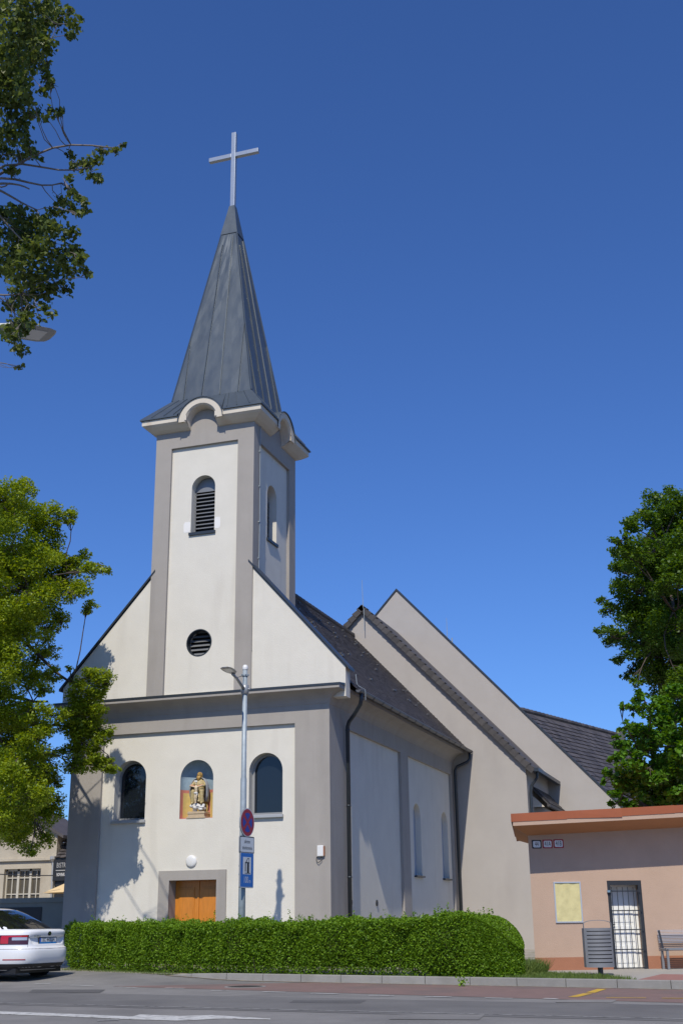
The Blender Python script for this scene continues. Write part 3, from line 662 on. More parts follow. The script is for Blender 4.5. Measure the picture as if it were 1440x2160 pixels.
# ------------------------------------------------------------------ wide halls behind the nave
def hall_gable(mb, y0, y1, xc, za, sl, xl, xr, zlow=0):
    zl, zr_ = za - sl * (xc - xl), za - sl * (xr - xc)
    mb.prism([(xl, y0, zlow), (xr, y0, zlow), (xr, y0, zr_), (xc, y0, za), (xl, y0, zl)], (0, y1 - y0, 0))
mb = MB(); S1 = 1.045; ZA1 = 14.06
hall_gable(mb, L1, L1 + .4, .48, ZA1, S1, -6.2, 7.14); mb.box(6.74, 7.14, L1 + .4, L2, 0, 7.05); mb.box(-6.2, -5.8, L1 + .4, L2, 0, 7.05)
H1 = mb.build('hall_wall', M['taupe'], CH)
mb = MB()
for s in (-1, 1):
    mb.add([(.48, L1 - .05, ZA1 + .10), (.48, L2, ZA1 + .10), (.48 + s * 7.05, L2, ZA1 + .10 - 7.05 * S1), (.48 + s * 7.05, L1 - .05, ZA1 + .10 - 7.05 * S1)], [(0, 1, 2, 3)])
    mb.prism([(.48, L1 - .09, ZA1 - .10), (.48 + s * 7.02, L1 - .09, ZA1 - .10 - 7.02 * S1), (.48 + s * 7.02, L1 - .09, ZA1 + .05 - 7.02 * S1), (.48, L1 - .09, ZA1 + .05)], (0, .12, 0))
    d = np.array((s, 0, -S1)); d /= np.linalg.norm(d); nn = np.array((s * S1, 0, 1.)); nn /= np.linalg.norm(nn)
    for i in range(34):                                      # stepped verge tiles
        a0 = np.array((.48, 0, ZA1 + .06)) + d * (i * .30 - .05); a1 = a0 + d * .315
        l0, l1 = .02, .085
        mb.add([(*(a0 + nn * l0)[[0]], L1 - .20, (a0 + nn * l0)[2]), ((a1 + nn * l1)[0], L1 - .20, (a1 + nn * l1)[2]), ((a1 - nn * .17)[0], L1 - .20, (a1 - nn * .17)[2]), ((a0 - nn * .20)[0], L1 - .20, (a0 - nn * .20)[2]),
                ((a0 + nn * l0)[0], L1 + .12, (a0 + nn * l0)[2]), ((a1 + nn * l1)[0], L1 + .12, (a1 + nn * l1)[2]), ((a1 - nn * .17)[0], L1 - .1, (a1 - nn * .17)[2]), ((a0 - nn * .20)[0], L1 - .1, (a0 - nn * .20)[2])],
               [(0, 1, 2, 3), (0, 4, 5, 1), (1, 5, 6, 2), (3, 2, 6, 7)])
mb.build('hall_roof', M['tile2'], CH)
mb = MB(); mb.box(7.5, 7.68, L1 - .22, L2, 6.72, 6.86); mb.tube([(7.55, L1 + .15, 6.74), (7.54, L1 + .15, 6.5), (7.3, L1 + .15, 6.2), (7.24, L1 + .15, 5.9), (7.24, L1 + .15, 3)], .06, 10); mb.build('hall_gutter', M['dark'], CH)
mb = MB(); mb.tube([(.6, L1 - .24, 13.0), (.6, L1 - .24, 13.9), (.56, L1 - .25, 14.1), (.54, L1 - .25, 15.25)], [.014, .014, .014, .008], 6); mb.build('lightning_rod', M['galv'], CH)
# lean-to eave between the two gables
mb = MB(); mb.box(6.9, 7.55, 16.9, L2, 0, 5.45); mb.build('annex_wall', M['taupe'], CH)
mb = MB(); mb.prism([(7.02, 16.45, 6.42), (7.78, 16.45, 5.60), (7.78, 16.45, 5.50), (7.02, 16.45, 6.3)], (0, L2 - 16.45, 0)); tiles(mb, (7.8, 16.45, 5.60), (0, 1, 0), (-.76, 0, .82), 4.2, 1.1, .2, .2); mb.box(7.72, 7.84, 16.43, L2, 5.46, 5.56); mb.build('annex_roof', M['tile2'], CH)
MB().prism([(7.0, 16.5, 5.46), (7.6, 16.5, 5.46), (7.35, 16.5, 5.72), (7.0, 16.5, 6.05)], (0, .06, 0)).build('annex_soffit', M['cream'], CH)
# second, higher parapet gable
mb = MB(); S2 = 1.085; ZA2 = 16.20
hall_gable(mb, L2, L2 + .45, .5, ZA2, S2, -11, 12.2); mb.build('rear_gable', M['taupe'], CH)
mb = MB()
for s in (-1, 1):
    xe = .5 + s * 11.6
    mb.prism([(.5, L2 - .05, ZA2 - .0), (xe, L2 - .05, ZA2 - 11.6 * S2), (xe, L2 - .05, ZA2 + .10 - 11.6 * S2), (.5, L2 - .05, ZA2 + .10)], (0, .58, 0))
mb.build('rear_coping', M['dark'], CH)
mb = MB(); q0 = ony(943, 1345, L2 + .2); mb.tube([q0, q0 + (0, 0, .95)], [.016, .008], 6); q1 = ony(953, 1352, L2 + .2); mb.tube([q1 - (0, 0, .1), q1 + (0, 0, .14)], .03, 8); mb.build('lightning_rod', M['galv'], CH)
# wing roof turning away behind the parapet
WA, WB = np.array((6.05, L2 + .3, 10.14)), np.array((9.25, 30.8, 10.14)); eu = (WB - WA) / np.linalg.norm(WB - WA); ho = np.array((eu[1], -eu[0], 0)); ev = -(ho * 1 + np.array((0, 0, -1.139))); evn = ev - eu * (ev[1] / eu[1]); evn = evn / np.linalg.norm(evn)
mb = MB(); dwn = -evn * 9.2
mb.add([WA - eu * 0, WB, WB + dwn, WA + dwn], [(0, 1, 2, 3)]); mb.add([WA, WB, WB - ho * 6 + (0, 0, -6.5), WA - ho * 6 + (0, 0, -6.5)], [(0, 1, 2, 3)])
tiles(mb, WA + dwn, eu, evn, np.linalg.norm(WB - WA), 9.2, .30, .30, lift=.035, jit=.008, clip=None)
for i in range(28): mb.tube([WA + eu * (i * .38) + (0, 0, .03), WA + eu * (i * .38 + .39) + (0, 0, .045)], [.10, .115], 8)
mb.build('wing_roof', M['tile'], CH)
mb = MB(); q = WB + dwn; mb.add([WA + dwn * .97, WB + dwn * .97, (WB + dwn * .97) * (1, 1, 0), (WA + dwn * .97) * (1, 1, 0)], [(0, 1, 2, 3)]); mb.build('wing_wall', M['taupe'], CH)
mb = MB(); c = onpl(1309, 1548, WB - (0, 0, .0), _f0); mb.box(c[0] - .22, c[0] + .22, c[1] - .2, c[1] + .2, c[2] - 1.2, c[2] + .22); mb.build('chimney', M['gutter'], CH)

# ------------------------------------------------------------------ statue in the niche
ST = thing('statue', (0, .28, 4.14), 'painted statue of a seated bearded figure in grey cape, in the painted wall niche', 'statue')
SZ = 4.14
def sx(x, y, z): return (x + .0, .28 + y, SZ + z)
mb = MB(xf=sx)
for z0, z1, w, d in ((0, .05, .30, .20), (.05, .13, .265, .175), (.13, .155, .285, .19), (.155, .20, .27, .18)): mb.box(-w, w, -d, d, z0, z1)
bevel(mb.build('pedestal', M['stone'], ST), .006)
mb = MB(xf=sx); rr = random.Random(3)
for i in range(34):
    a = rr.uniform(0, 2 * math.pi); r = rr.uniform(.08, .2); mb.ball((1.1 * r * math.cos(a), .65 * r * math.sin(a) - .03, rr.uniform(.24, .42)), (rr.uniform(.045, .08), rr.uniform(.04, .07), rr.uniform(.03, .055)), 10, 7)
for s in (-1, 1): mb.ball((s * .19, -.08, .37), .055, 10, 7)
remeshed(mb, 'clouds', M['cloud'], ST, .011)
# one continuous seated body
mb = MB(xf=sx)
mb.tube([(0, .07, .70), (0, .06, .85), (0, .05, 1.0), (0, .04, 1.10), (0, .03, 1.17)], [.15, .145, .15, .12, .05], 16)
for s in (-1, 1):
    mb.tube([(s * .07, .06, .74), (s * .12, -.10, .80), (s * .145, -.14, .78)], [.09, .08, .07], 12)
    mb.tube([(s * .145, -.13, .80), (s * .145, -.13, .62), (s * .15, -.10, .46)], [.072, .06, .065], 12)
    mb.tube([(s * .15, -.10, .46), (s * .15, -.19, .43)], [.035, .026], 8)
    mb.tube([(s * .13, .03, 1.09), (s * .22, -.03, .97), (s * .19, -.14, .93)], [.06, .052, .035], 10)
    mb.ball((s * .185, -.165, .93), (.032, .04, .026), 8, 6)
    for k in range(4): mb.tube([(s * .185 + (k - 1.5) * .014, -.185, .935), (s * .185 + (k - 1.5) * .014, -.215, .92)], .008, 5)
for i in range(9):
    a = rr.uniform(-1.1, 1.1); mb.tube([(math.sin(a) * .15, -math.cos(a) * .08 + .02, .78), (math.sin(a) * .19, -math.cos(a) * .13, .48)], [.02, .03], 6)
body = remeshed(mb, 'body', M['robe'], ST, .010)
mb = MB(xf=sx)
mb.ball((0, .0, 1.265), (.066, .078, .092), 16, 12); mb.tube([(0, .03, 1.1), (0, .01, 1.22)], [.05, .045], 10)
mb.tube([(0, -.07, 1.285), (0, -.092, 1.25)], [.008, .016], 6)
for s in (-1, 1):
    mb.ball((s * .026, -.068, 1.298), (.018, .012, .008), 8, 6); mb.ball((s * .068, .005, 1.262), (.01, .018, .026), 8, 6); mb.ball((s * .03, -.06, 1.25), (.02, .015, .016), 8, 6)
mb.ball((0, -.066, 1.222), (.02, .012, .007), 8, 6)
remeshed(mb, 'head', M['skin'], ST, .006)
mb = MB(xf=sx)
for i in range(16):
    t = i / 15 * math.pi; mb.tube([(.058 * math.cos(t), -.03 - .035 * math.sin(t), 1.235), (.05 * math.cos(t), -.05 - .045 * math.sin(t), 1.18), (.025 * math.cos(t), -.06 - .03 * math.sin(t), 1.11)], [.014, .02, .008], 6)
for i in range(14):
    t = i / 13 * math.pi; mb.tube([(.03 * math.cos(t), .015 + .03 * math.sin(t), 1.35), (.07 * math.cos(t), .02 + .07 * math.sin(t), 1.29), (.075 * math.cos(t), .03 + .06 * math.sin(t), 1.17)], [.014, .02, .012], 6)
remeshed(mb, 'hair_and_beard', M['skin'], ST, .008)
mb = MB(xf=sx); n = 20
g = []
for z, rx, ry, yo in ((1.18, .06, .06, .03), (1.14, .16, .12, .02), (1.06, .235, .15, .01), (.97, .275, .18, .0), (.84, .28, .19, .01), (.68, .28, .17, .04), (.5, .25, .13, .07)):
    ro = []
    for i in range(n + 1):
        t = math.radians(-28) + math.radians(236) * i / n; w = 1 + .06 * math.sin(i * 2.3 + z * 9)
        ro.append((rx * w * math.cos(t), yo + ry * w * math.sin(t), z - .03 * math.sin(i * 1.7) * (1.2 - z)))
    g.append(ro)
mb.grid(g); cp = mb.build('cape', M['cape'], ST, smooth=True); sd_ = cp.modifiers.new('s', 'SOLIDIFY'); sd_.thickness = .022
mb = MB(xf=sx)
mb.tube([(-.20, -.16, .955), (-.1, -.185, .925), (0, -.19, .91), (.1, -.185, .925), (.2, -.16, .955)], [.035, .03, .028, .03, .035], 8); remeshed(mb, 'pink_cloth', M['pink'], ST, .009)
mb = MB(xf=sx)
mb.ball((0, -.215, .99), (.028, .032, .038), 10, 8); mb.tube([(0, -.21, .95), (0, -.215, .88), (.005, -.215, .76), (.0, -.22, .70)], [.022, .055, .04, .045], 10)
for s in (-1, 1):
    mb.tube([(s * .04, -.215, .90), (s * .12, -.22, .915), (s * .20, -.21, .945)], [.02, .015, .012], 8); mb.ball((s * .215, -.208, .95), (.016, .01, .012), 6, 5)
    mb.tube([(s * .022, -.22, .70), (s * .028, -.245, .58), (s * .01, -.225, .46), (s * .008, -.25, .43)], [.03, .022, .016, .012], 8)
remeshed(mb, 'small_crucified_figure', M['christ'], ST, .007)
mb = MB(xf=sx); mb.tube([(-.05, -.225, .73), (0, -.255, .715), (.05, -.225, .73)], [.025, .035, .03], 8); mb.tube([(.045, -.23, .73), (.055, -.24, .64)], [.025, .012], 6); remeshed(mb, 'loincloth', M['cloud'], ST, .008)
mb = MB(xf=sx); mb.box(-.05, .05, -.25, -.235, 1.035, 1.09); mb.tube([(0, -.20, .40), (0, -.20, 1.06)], .012, 6); mb.build('cross_board', M['cloud'], ST)

# ------------------------------------------------------------------ street lamps and the signs on the pole
def lamp(base, h, clamp_z, head_dir, label, group, reach=.80, rise=.30, zlow=-.1):
    b = np.array(base, float); t = thing('street_lamp', b, label, 'street lamp', group)
    mb = MB(); mb.tube([b + (0, 0, zlow), b + (0, 0, 2.2), b + (0, 0, 2.25), b + (0, 0, h * .62), b + (0, 0, h * .62 + .05), b + (0, 0, h)], [.088, .085, .083, .078, .066, .062], 20); mb.build('pole', M['galv'], t, smooth=True)
    mb = MB(); mb.lathe(b + (0, 0, h), [(.066, 0), (.07, .02), (.075, .07), (.06, .12), (.03, .14), (.001, .145)], 16); mb.build('pole_cap', M['opal'], t, smooth=True)
    mb = MB(); mb.lathe(b + (0, 0, h - .16), [(.066, 0), (.085, .0), (.085, .05), (.066, .05)], 16)
    for k in range(6): a = k * math.pi / 3; mb.tube([b + (.08 * math.cos(a), .08 * math.sin(a), h - .13), b + (.12 * math.cos(a), .12 * math.sin(a), h - .12)], .012, 6)
    mb.build('collar', M['galv'], t)
    mb = MB(); mb.lathe(b + (0, 0, clamp_z - .13), [(.066, 0), (.10, .02), (.105, .12), (.10, .24), (.066, .26)], 18)
    mb.tube([b + (.09, -.02, clamp_z), b + (.16, -.03, clamp_z)], .03, 8); mb.build('clamp', M['lampgrey'], t, smooth=True)
    d = np.array((*head_dir, 0.)); d /= np.linalg.norm(d); n = np.array((-d[1], d[0], 0))
    c0 = b + (0, 0, clamp_z)
    mb = MB(); mb.tube([c0 + d * .06, c0 + d * reach * .25 + (0, 0, rise * .35), c0 + d * reach * .5 + (0, 0, rise * .8), c0 + d * reach * .72 + (0, 0, rise)], [.045, .04, .036, .036], 12); mb.build('arm', M['lampgrey'], t, smooth=True)
    u_ = d * math.cos(.12) + Z * math.sin(.12); w_ = Z * math.cos(.12) - d * math.sin(.12); o = c0 + d * reach * .66 + (0, 0, rise + .02)
    xf = lambda x, y, z: o + u_ * x * .9 + n * y * .9 + w_ * z * .55
    mb = MB(xf=xf); sec = [(-.02, .05, .0, .04), (.06, .09, -.01, .045), (.14, .16, .0, .045), (.30, .19, .0, .04), (.50, .185, .0, .03), (.58, .15, .0, .025), (.60, .10, .005, .02)]
    mb.grid([[(x, -w, z0), (x, -w * .8, z1), (x, 0, z1 + .012), (x, w * .8, z1), (x, w, z0), (x, w * .7, z0 - .015), (x, -w * .7, z0 - .015), (x, -w, z0)] for x, w, z0, z1 in sec])
    mb.add([(.6, -.06, .005), (.6, -.05, .03), (.6, .05, .03), (.6, .06, .005)], [(0, 1, 2, 3)])
    lh = bevel(mb.build('lamp_head', M['lampgrey'], t), .008)
    mb = MB(xf=xf); mb.prism([(.18, -.11, -.019), (.50, -.10, -.019), (.50, .10, -.019), (.18, .11, -.019)], (0, 0, .0) if 0 else w_ * -.006); 
    g = MB(xf=xf); g.box(.17, .50, -.115, .115, -.024, -.016); g.build('lamp_glass', M['lampglass'], lh)
    MB().tube([c0 + d * reach * .5 + (0, 0, rise * .82), b + d * .06 + (0, 0, h - .15)], .008, 5).build('cable', M['ironblack'], t)
    return t
POLE = np.array((3.39, -4.30, .115))
def zpole(v, u=512): return onpl(u, v, POLE, np.array((0.3, -1, 0)))[2]
lamp(POLE, zpole(1414, 517) - POLE[2], zpole(1455, 516) - POLE[2], (0.0, -1.0), 'galvanised street lamp pole in the hedge before the church, road signs fixed to it', 'street lamps', reach=1.12, rise=.26)
LP = far(54, 693, 10.9); LPB = np.array((LP[0] - .40, LP[1] - .55, .02))
lamp(LPB, LP[2] + .05, LP[2] - .30, (.57, .82), 'street lamp whose flat grey head pokes out from behind the birch leaves', 'street lamps', reach=.62, rise=.2)
# signs face the traffic coming along the road
SA = math.radians(-7); sn = np.array((math.cos(SA), math.sin(SA), 0)); se = np.array((-sn[1], sn[0], 0))
def sign_frame(z): 
    o = POLE + sn * .125 + (0, 0, z - POLE[2]); return lambda x, y, d=0.: o + se * x + Z * y - sn * d
def plate_poly(w, h, r, n=5):
    p = []
    for cx, cy, a0 in ((w - r, h - r, 0), (-w + r, h - r, 90), (-w + r, -h + r, 180), (w - r, -h + r, 270)):
        for i in range(n + 1): a = math.radians(a0 + 90 * i / n); p.append((cx + r * math.cos(a), cy + r * math.sin(a)))
    return p
def circ(r, n=40): return [(r * math.cos(2 * math.pi * i / n), r * math.sin(2 * math.pi * i / n)) for i in range(n)]
def sign(name, z, shape, label, cat='road sign', thick=.028, off=.0):
    o = POLE + (0, 0, z - POLE[2]); t = thing(name, o, label, cat)
    fr = sign_frame(z)
    mb = MB(); mb.prism([fr(x + off, y, 0) for x, y in shape], -sn * thick); mb.build('plate', M['signgrey'], t)
    for dz in (-.10, .10):
        mb = MB(); mb.lathe(o + (0, 0, dz - .02), [(.082, 0), (.092, 0), (.092, .04), (.082, .04)], 14); mb.bar(o + sn * .08 + (0, 0, dz), o + sn * .11 + (0, 0, dz), .05, .04); mb.build('bracket', M['galv'], t)
    return t, (lambda x, y, d=0.: fr(x + off, y, d))
zc = zpole(1736)
t, fr = sign('no_stopping_sign', zc, circ(.35), 'round no stopping sign, blue with red border and red cross, topmost on the lamp pole')
MB().poly(fr, circ(.348), -.002).build('white_rim', M['signwhite'], t)
MB().poly(fr, circ(.328), -.004).build('red_field', M['red'], t)
for a0 in (0, 90, 180, 270):
    r1, g_ = .235, .052; pts = []
    for i in range(13):
        a = math.radians(a0 + 45 - 45 + (i - 6) * 5.55); pts.append((r1 * math.cos(a), r1 * math.sin(a)))
    a = math.radians(a0); pts.append((g_ * math.cos(a), g_ * math.sin(a)))
    MB().poly(fr, pts, -.006).build('blue_segment', M['blue'], t)
zc = zpole(1783)
t, fr = sign('text_sign', zc, plate_poly(.36, .205, .04), 'white rectangular supplementary sign reading okrem zasobovania, under the round no stopping sign')
MB().poly(fr, plate_poly(.352, .197, .036), -.002).build('black_border', M['signblack'], t)
MB().poly(fr, plate_poly(.332, .177, .03), -.004).build('white_field', M['signwhite'], t)
text_mb('okrem', .135, lambda x, y, d: fr(x, y + .075, -.006), sx=.8).build('lettering', M['signblack'], t)
text_mb('zásobovania', .125, lambda x, y, d: fr(x, y - .075, -.006), sx=.80).build('lettering', M['signblack'], t)
zc = zpole(1836)
t, fr = sign('fuel_station_sign', zc, plate_poly(.335, .425, .03), 'blue rectangular petrol pump sign reading 100 m, lowest on the lamp pole')
MB().poly(fr, plate_poly(.328, .418, .028), -.002).build('white_border', M['signwhite'], t)
MB().poly(fr, plate_poly(.308, .398, .024), -.004).build('blue_field', M['blue2'], t)
MB().poly(fr, rect(-.20, .20, -.105, .305), -.006).build('white_square', M['signwhite'], t)
mb = MB(); mb.poly(fr, rect(.0, .10, -.07, .17), -.008); mb.poly(fr, rect(-.10, .12, .16, .185), -.008)
mb.poly(fr, rect(-.10, -.06, -.04, .17), -.008); mb.poly(fr, [(-.06, .185), (-.03, .185), (.035, .265), (.10, .265), (.10, .28), (.025, .28)], -.008); mb.poly(fr, rect(.085, .10, .185, .27), -.008); mb.poly(fr, rect(-.11, .16, -.085, -.07), -.008); mb.build('pump_symbol', M['signblack'], t)
text_mb('100', .22, lambda x, y, d: fr(x - .045, y - .24, -.006), sx=.72).build('lettering', M['signwhite'], t)
text_mb('m', .15, lambda x, y, d: fr(x + .145, y - .265, -.006), sx=.8).build('lettering', M['signwhite'], t)

# ------------------------------------------------------------------ kiosk
KA = math.radians(23.9); kd = np.array((math.cos(KA), math.sin(KA), 0)); kn = np.array((kd[1], -kd[0], 0)); KO = np.array((10.40, -3.655, .12))
kb = np.array((-.125, .992, 0))                              # the side walls run back along this line
KF = lambda s_, z, d=0.: KO + kd * s_ + Z * (z - KO[2]) + (kb * d if d > .5 else -kn * d)
def onk(u, v, off=0.): p = onpl(u, v, KO + kn * off, kn); return (p - KO) @ kd, p[2]
K = thing('kiosk', KO, 'low salmon plastered kiosk building with overhanging orange red roof edge', 'kiosk')
WID, DEP = 8.5, 4.2
dx0, dz1 = onk(1279, 1858.5); dx1, _ = onk(1353, 1857); dx0b, _ = onk(1294, 2046); dx1b, _ = onk(1366, 2046)
D0, D1, DZ = (dx0 + dx0b) / 2, (dx1 + dx1b) / 2, dz1
mb = MB(); mb.holed(KF, rect(0, WID, .40, 3.20), [[(D0, .40), (D1, .40), (D1, DZ), (D0, DZ)]], 0, (.14,)) if 0 else mb.holed(KF, [(0, .40), (D0, .40), (D0, DZ), (D1, DZ), (D1, .40), (WID, .40), (WID, 3.5), (0, 3.12)])
for x in (D0, D1): mb.add([KF(x, .1, 0), KF(x, .1, .44), KF(x, DZ, .44), KF(x, DZ, 0)], [(0, 1, 2, 3)])
mb.add([KF(D0, DZ, 0), KF(D1, DZ, 0), KF(D1, DZ, .44), KF(D0, DZ, .44)], [(0, 1, 2, 3)])
mb.add([KF(0, .1, 0), KF(0, .1, DEP), KF(0, 3.12, DEP), KF(0, 3.12, 0)], [(0, 1, 2, 3)]); mb.add([KF(WID, .1, 0), KF(WID, .1, DEP), KF(WID, 3.2, DEP), KF(WID, 3.2, 0)], [(0, 1, 2, 3)]); mb.add([KF(0, .1, DEP), KF(WID, .1, DEP), KF(WID, 3.2, DEP), KF(0, 3.2, DEP)], [(0, 1, 2, 3)])
mb.build('wall', M['salmon'], K)
mb = MB()
for a_, b_ in ((-.004, D0), (D1, WID)): mb.prism([KF(a_, .05, -.004), KF(b_, .05, -.004), KF(b_, .40, -.004), KF(a_, .40, -.004)], -kn * .02)
mb.build('plinth', M['plinth'], K)
# roof slab: sloping soffit, fascia, red metal edge; it rises a little to the right
OV = .90; r0 = onk(1081.7, 1742.8, OV); r1 = onk(1440, 1724, OV); tp = onk(1081.7, 1717, OV)
gr = (r1[1] - r0[1]) / (r1[0] - r0[0]); hF = tp[1] - r0[1]
sl, sr = r0[0], WID + .5
zf = lambda s_: r0[1] + gr * (s_ - r0[0])
wl_ = 3.10
mb = MB()
zw = lambda s_: wl_ + gr * s_
mb.add([KF(sl, zf(sl), -OV), KF(sr, zf(sr), -OV), KF(WID, zw(WID), .01), KF(0, zw(0), .01)], [(0, 1, 2, 3)])
mb.add([KF(sl, zf(sl), -OV), KF(sl, zf(sl), DEP + .4), KF(0, zw(0), DEP), KF(0, zw(0), .01)], [(0, 1, 2, 3)])
mb.build('soffit', M['soffit'], K)
mb = MB(); hb = .10
mb.add([KF(sl, zf(sl), -OV), KF(sr, zf(sr), -OV), KF(sr, zf(sr) + hb, -OV), KF(sl, zf(sl) + hb, -OV), KF(sl, zf(sl), DEP + .4), KF(sl, zf(sl) + hb, DEP + .4)], [(0, 1, 2, 3), (0, 3, 5, 4)]); mb.build('fascia', M['salmon'], K)
mb = MB(); cuts = [sl - .02, onk(1192, 1710, OV)[0], onk(1308, 1708, OV)[0], onk(1420, 1703, OV)[0], sr]
for i in range(4):
    a_, b_ = cuts[i], cuts[i + 1]; lift = (.0, .012, .002, .014)[i]; e = .02
    mb.prism([KF(a_, zf(a_) + hb - .01 + lift, -OV - .012), KF(b_ + e, zf(b_) + hb - .012 + (0, -.02, .01, 0)[i], -OV - .012 - lift), KF(b_ + e, zf(b_) + hF + (.004, .0, .006, 0)[i], -OV - .012), KF(a_, zf(a_) + hF, -OV - .012)], -kn * .03)
mb.prism([KF(sl - .02, zf(sl) + hb - .01, -OV), KF(sl - .02, zf(sl) + hF, -OV), KF(sl - .02, zf(sl) + hF, DEP + .4), KF(sl - .02, zf(sl) + hb - .01, DEP + .4)], -kd * .02)
mb.add([KF(sl, zf(sl) + hF - .01, -OV), KF(sr, zf(sr) + hF - .01, -OV), KF(sr, zf(sr) + hF - .3, DEP + .4), KF(sl, zf(sl) + hF - .3, DEP + .4)], [(0, 1, 2, 3)])
mb.build('roof_edge', M['fasciared'], K)
# door with its iron grille
mb = MB(); fwd_ = .055
for x in (D0 + .0, D1 - .08): mb.prism([KF(x, .1, .01), KF(x + .08, .1, .01), KF(x + .08, DZ, .01), KF(x, DZ, .01)], -kn * .10)
mb.prism([KF(D0 + .08, DZ - .10, .01), KF(D1 - .08, DZ - .10, .01), KF(D1 - .08, DZ, .01), KF(D0 + .08, DZ, .01)], -kn * .10); kdr = mb.build('door_frame', M['ironblack'], K)
mb = MB(); a_, b_ = D0 + .08, D1 - .08; mb.prism([KF(a_ - .1, .125, .42), KF(b_ + .1, .125, .42), KF(b_ + .1, DZ - .02, .42), KF(a_ - .1, DZ - .02, .42)], -kn * .04)
for z0, z1 in ((.25, .62), (.72, 1.05), (1.15, DZ - .22)): mb.prism([KF(a_ + .06, z0, .408), KF(b_ - .06, z0, .408), KF(b_ - .06, z1, .408), KF(a_ + .06, z1, .408)], -kn * .012)
kdo = bevel(mb.build('door', M['doorwhite'], K), .01)
mb = MB(); mb.tube([KF(a_ + .03, 1.10, .41), KF(a_ + .03, 1.10, .36), KF(a_ + .15, 1.09, .36)], .012, 6); mb.prism([KF(a_ + .01, .98, .405), KF(a_ + .05, .98, .405), KF(a_ + .05, 1.2, .405), KF(a_ + .01, 1.2, .405)], kn * .012); mb.build('handle', M['ironblack'], kdo)
mb = MB(); gz1 = DZ - .14
for i in range(6): x = a_ + .01 + (b_ - a_ - .02) * i / 5; mb.bar(KF(x, .15, -.035), KF(x, gz1, -.035), .014, .012, up=kn)
for z in (.15, .55, .98, 1.40, 1.83): mb.bar(KF(a_ - .03, z, -.035), KF(b_ + .03, z, -.035), .024, .018, up=kn)
mb.build('grille', M['ironblack'], K)
mb = MB(); mb.bar(KF(a_ - .10, 1.83, -.03), KF(a_ - .03, 1.83, -.03), .05, .05); mb.build('padlock', M['chrome'], K)
# poster case
a1, zt_ = onk(1167, 1861, .03); a2, _ = onk(1223, 1861, .03); a3, zb_ = onk(1172, 1947.5, .03); a4, _ = onk(1230.5, 1947, .03)
x0, x1 = (a1 + a3) / 2, (a2 + a4) / 2
pc = thing('notice_case', KF(x0, zb_, 0), 'aluminium notice case holding blank faded yellow paper on the salmon wall', 'notice board')
mb = MB(); w = .028
for p in ((x0, x1, zb_, zb_ + w), (x0, x1, zt_ - w, zt_), (x0, x0 + w, zb_ + w, zt_ - w), (x1 - w, x1, zb_ + w, zt_ - w)):
    mb.prism([KF(p[0], p[2], -.03), KF(p[1], p[2], -.03), KF(p[1], p[3], -.03), KF(p[0], p[3], -.03)], -kn * .03)
bevel(mb.build('case_frame', M['alu'], pc), .004)
mb = MB(); nn_ = 14
mb.grid([[KF(x0 + w + (x1 - x0 - 2 * w) * i / nn_, zb_ + w + (zt_ - zb_ - 2 * w) * j / nn_, -.010 - .006 * math.sin(i * .9 + j * .35) * math.sin(j * .8) - .004 * random.random()) for j in range(nn_ + 1)] for i in range(nn_ + 1)]); mb.build('paper', M['paper'], pc, smooth=True)
# house numbers
for (ua, ub, va, vb, sct, bd, lab) in ((1121, 1142, 1772.5, 1790.5, '44', 'signblack', 'white house number plate 44 with black border'), (1143.5, 1165.5, 1771.8, 1790, '41A', 'red', 'white house number plate 41A with red border'), (1166.5, 1189, 1771, 1789.4, '41B', 'red', 'white house number plate 41B with red border')):
    xa, za_ = onk(ua, va, .01); xb, zb2 = onk(ub, vb, .01); cx, cz, hw, hh = (xa + xb) / 2, (za_ + zb2) / 2, (xb - xa) / 2, (za_ - zb2) / 2
    t = thing('house_number_plate', KF(cx, cz, 0), lab + ', high on the kiosk wall', 'number plate', 'house number plates on the kiosk')
    q = lambda x, y, d=0.: KF(cx + x, cz + y, d)
    mb = MB(); mb.prism([q(x, y, -.008) for x, y in plate_poly(hw, hh, .02)], -kn * .008); mb.build('plate', M[bd], t)
    MB().poly(q, plate_poly(hw - .025, hh - .025, .03), -.010).build('white_field', M['signwhite'], t)
    text_mb(sct, hh * 1.5, lambda x, y, d: q(x, y, -.012), sx=.62).build('number', M['signblack'], t)

# ------------------------------------------------------------------ litter bin
bb = onz(1267, 2059, .12); bn = thing('litter_bin', bb, 'grey slotted metal litter bin with arched rim on a single post by the kiosk', 'litter bin', rz=0)
bdv = np.array((.93, .36, 0)); bnv = np.array((bdv[1], -bdv[0], 0))
D_ = (bb - CAM) @ _F; k_ = D_ / FPX
BF = lambda x, z, d=0.: bb + bdv * x + Z * z - bnv * d
mb = MB(); mb.tube([BF(0, -.1, 0), BF(0, .35, 0)], .055, 12); mb.build('post', M['ironblack'], bn)
W_, H0, H1 = .29, .17, .93
def bsec(x): return -.21 * math.sqrt(max(0, 1 - (x / W_) ** 2)) - .02
xs = [-W_ + 2 * W_ * i / 16 for i in range(17)]
fs_ = lambda x: -.14 * (1 - (x / W_) ** 2) - .04
mb = MB(); slots = [H0 + .08 + i * .076 for i in range(9)]
zed = [H0]
for z in slots: zed += [z, z + .018]
zed += [H1]
for j in range(0, len(zed) - 1):
    slot = j % 2 == 1
    z0, z1 = zed[j], zed[j + 1]
    for i in range(16):
        if slot and 1 <= i <= 14: continue
        mb.add([BF(xs[i], z0, fs_(xs[i])), BF(xs[i + 1], z0, fs_(xs[i + 1])), BF(xs[i + 1], z1, fs_(xs[i + 1])), BF(xs[i], z1, fs_(xs[i]))], [(0, 1, 2, 3)])
for sgn in (-1, 1): mb.add([BF(sgn * W_, H0, -.04), BF(sgn * W_, H0, .16), BF(sgn * W_, H1, .16), BF(sgn * W_, H1, -.04)], [(0, 1, 2, 3)])
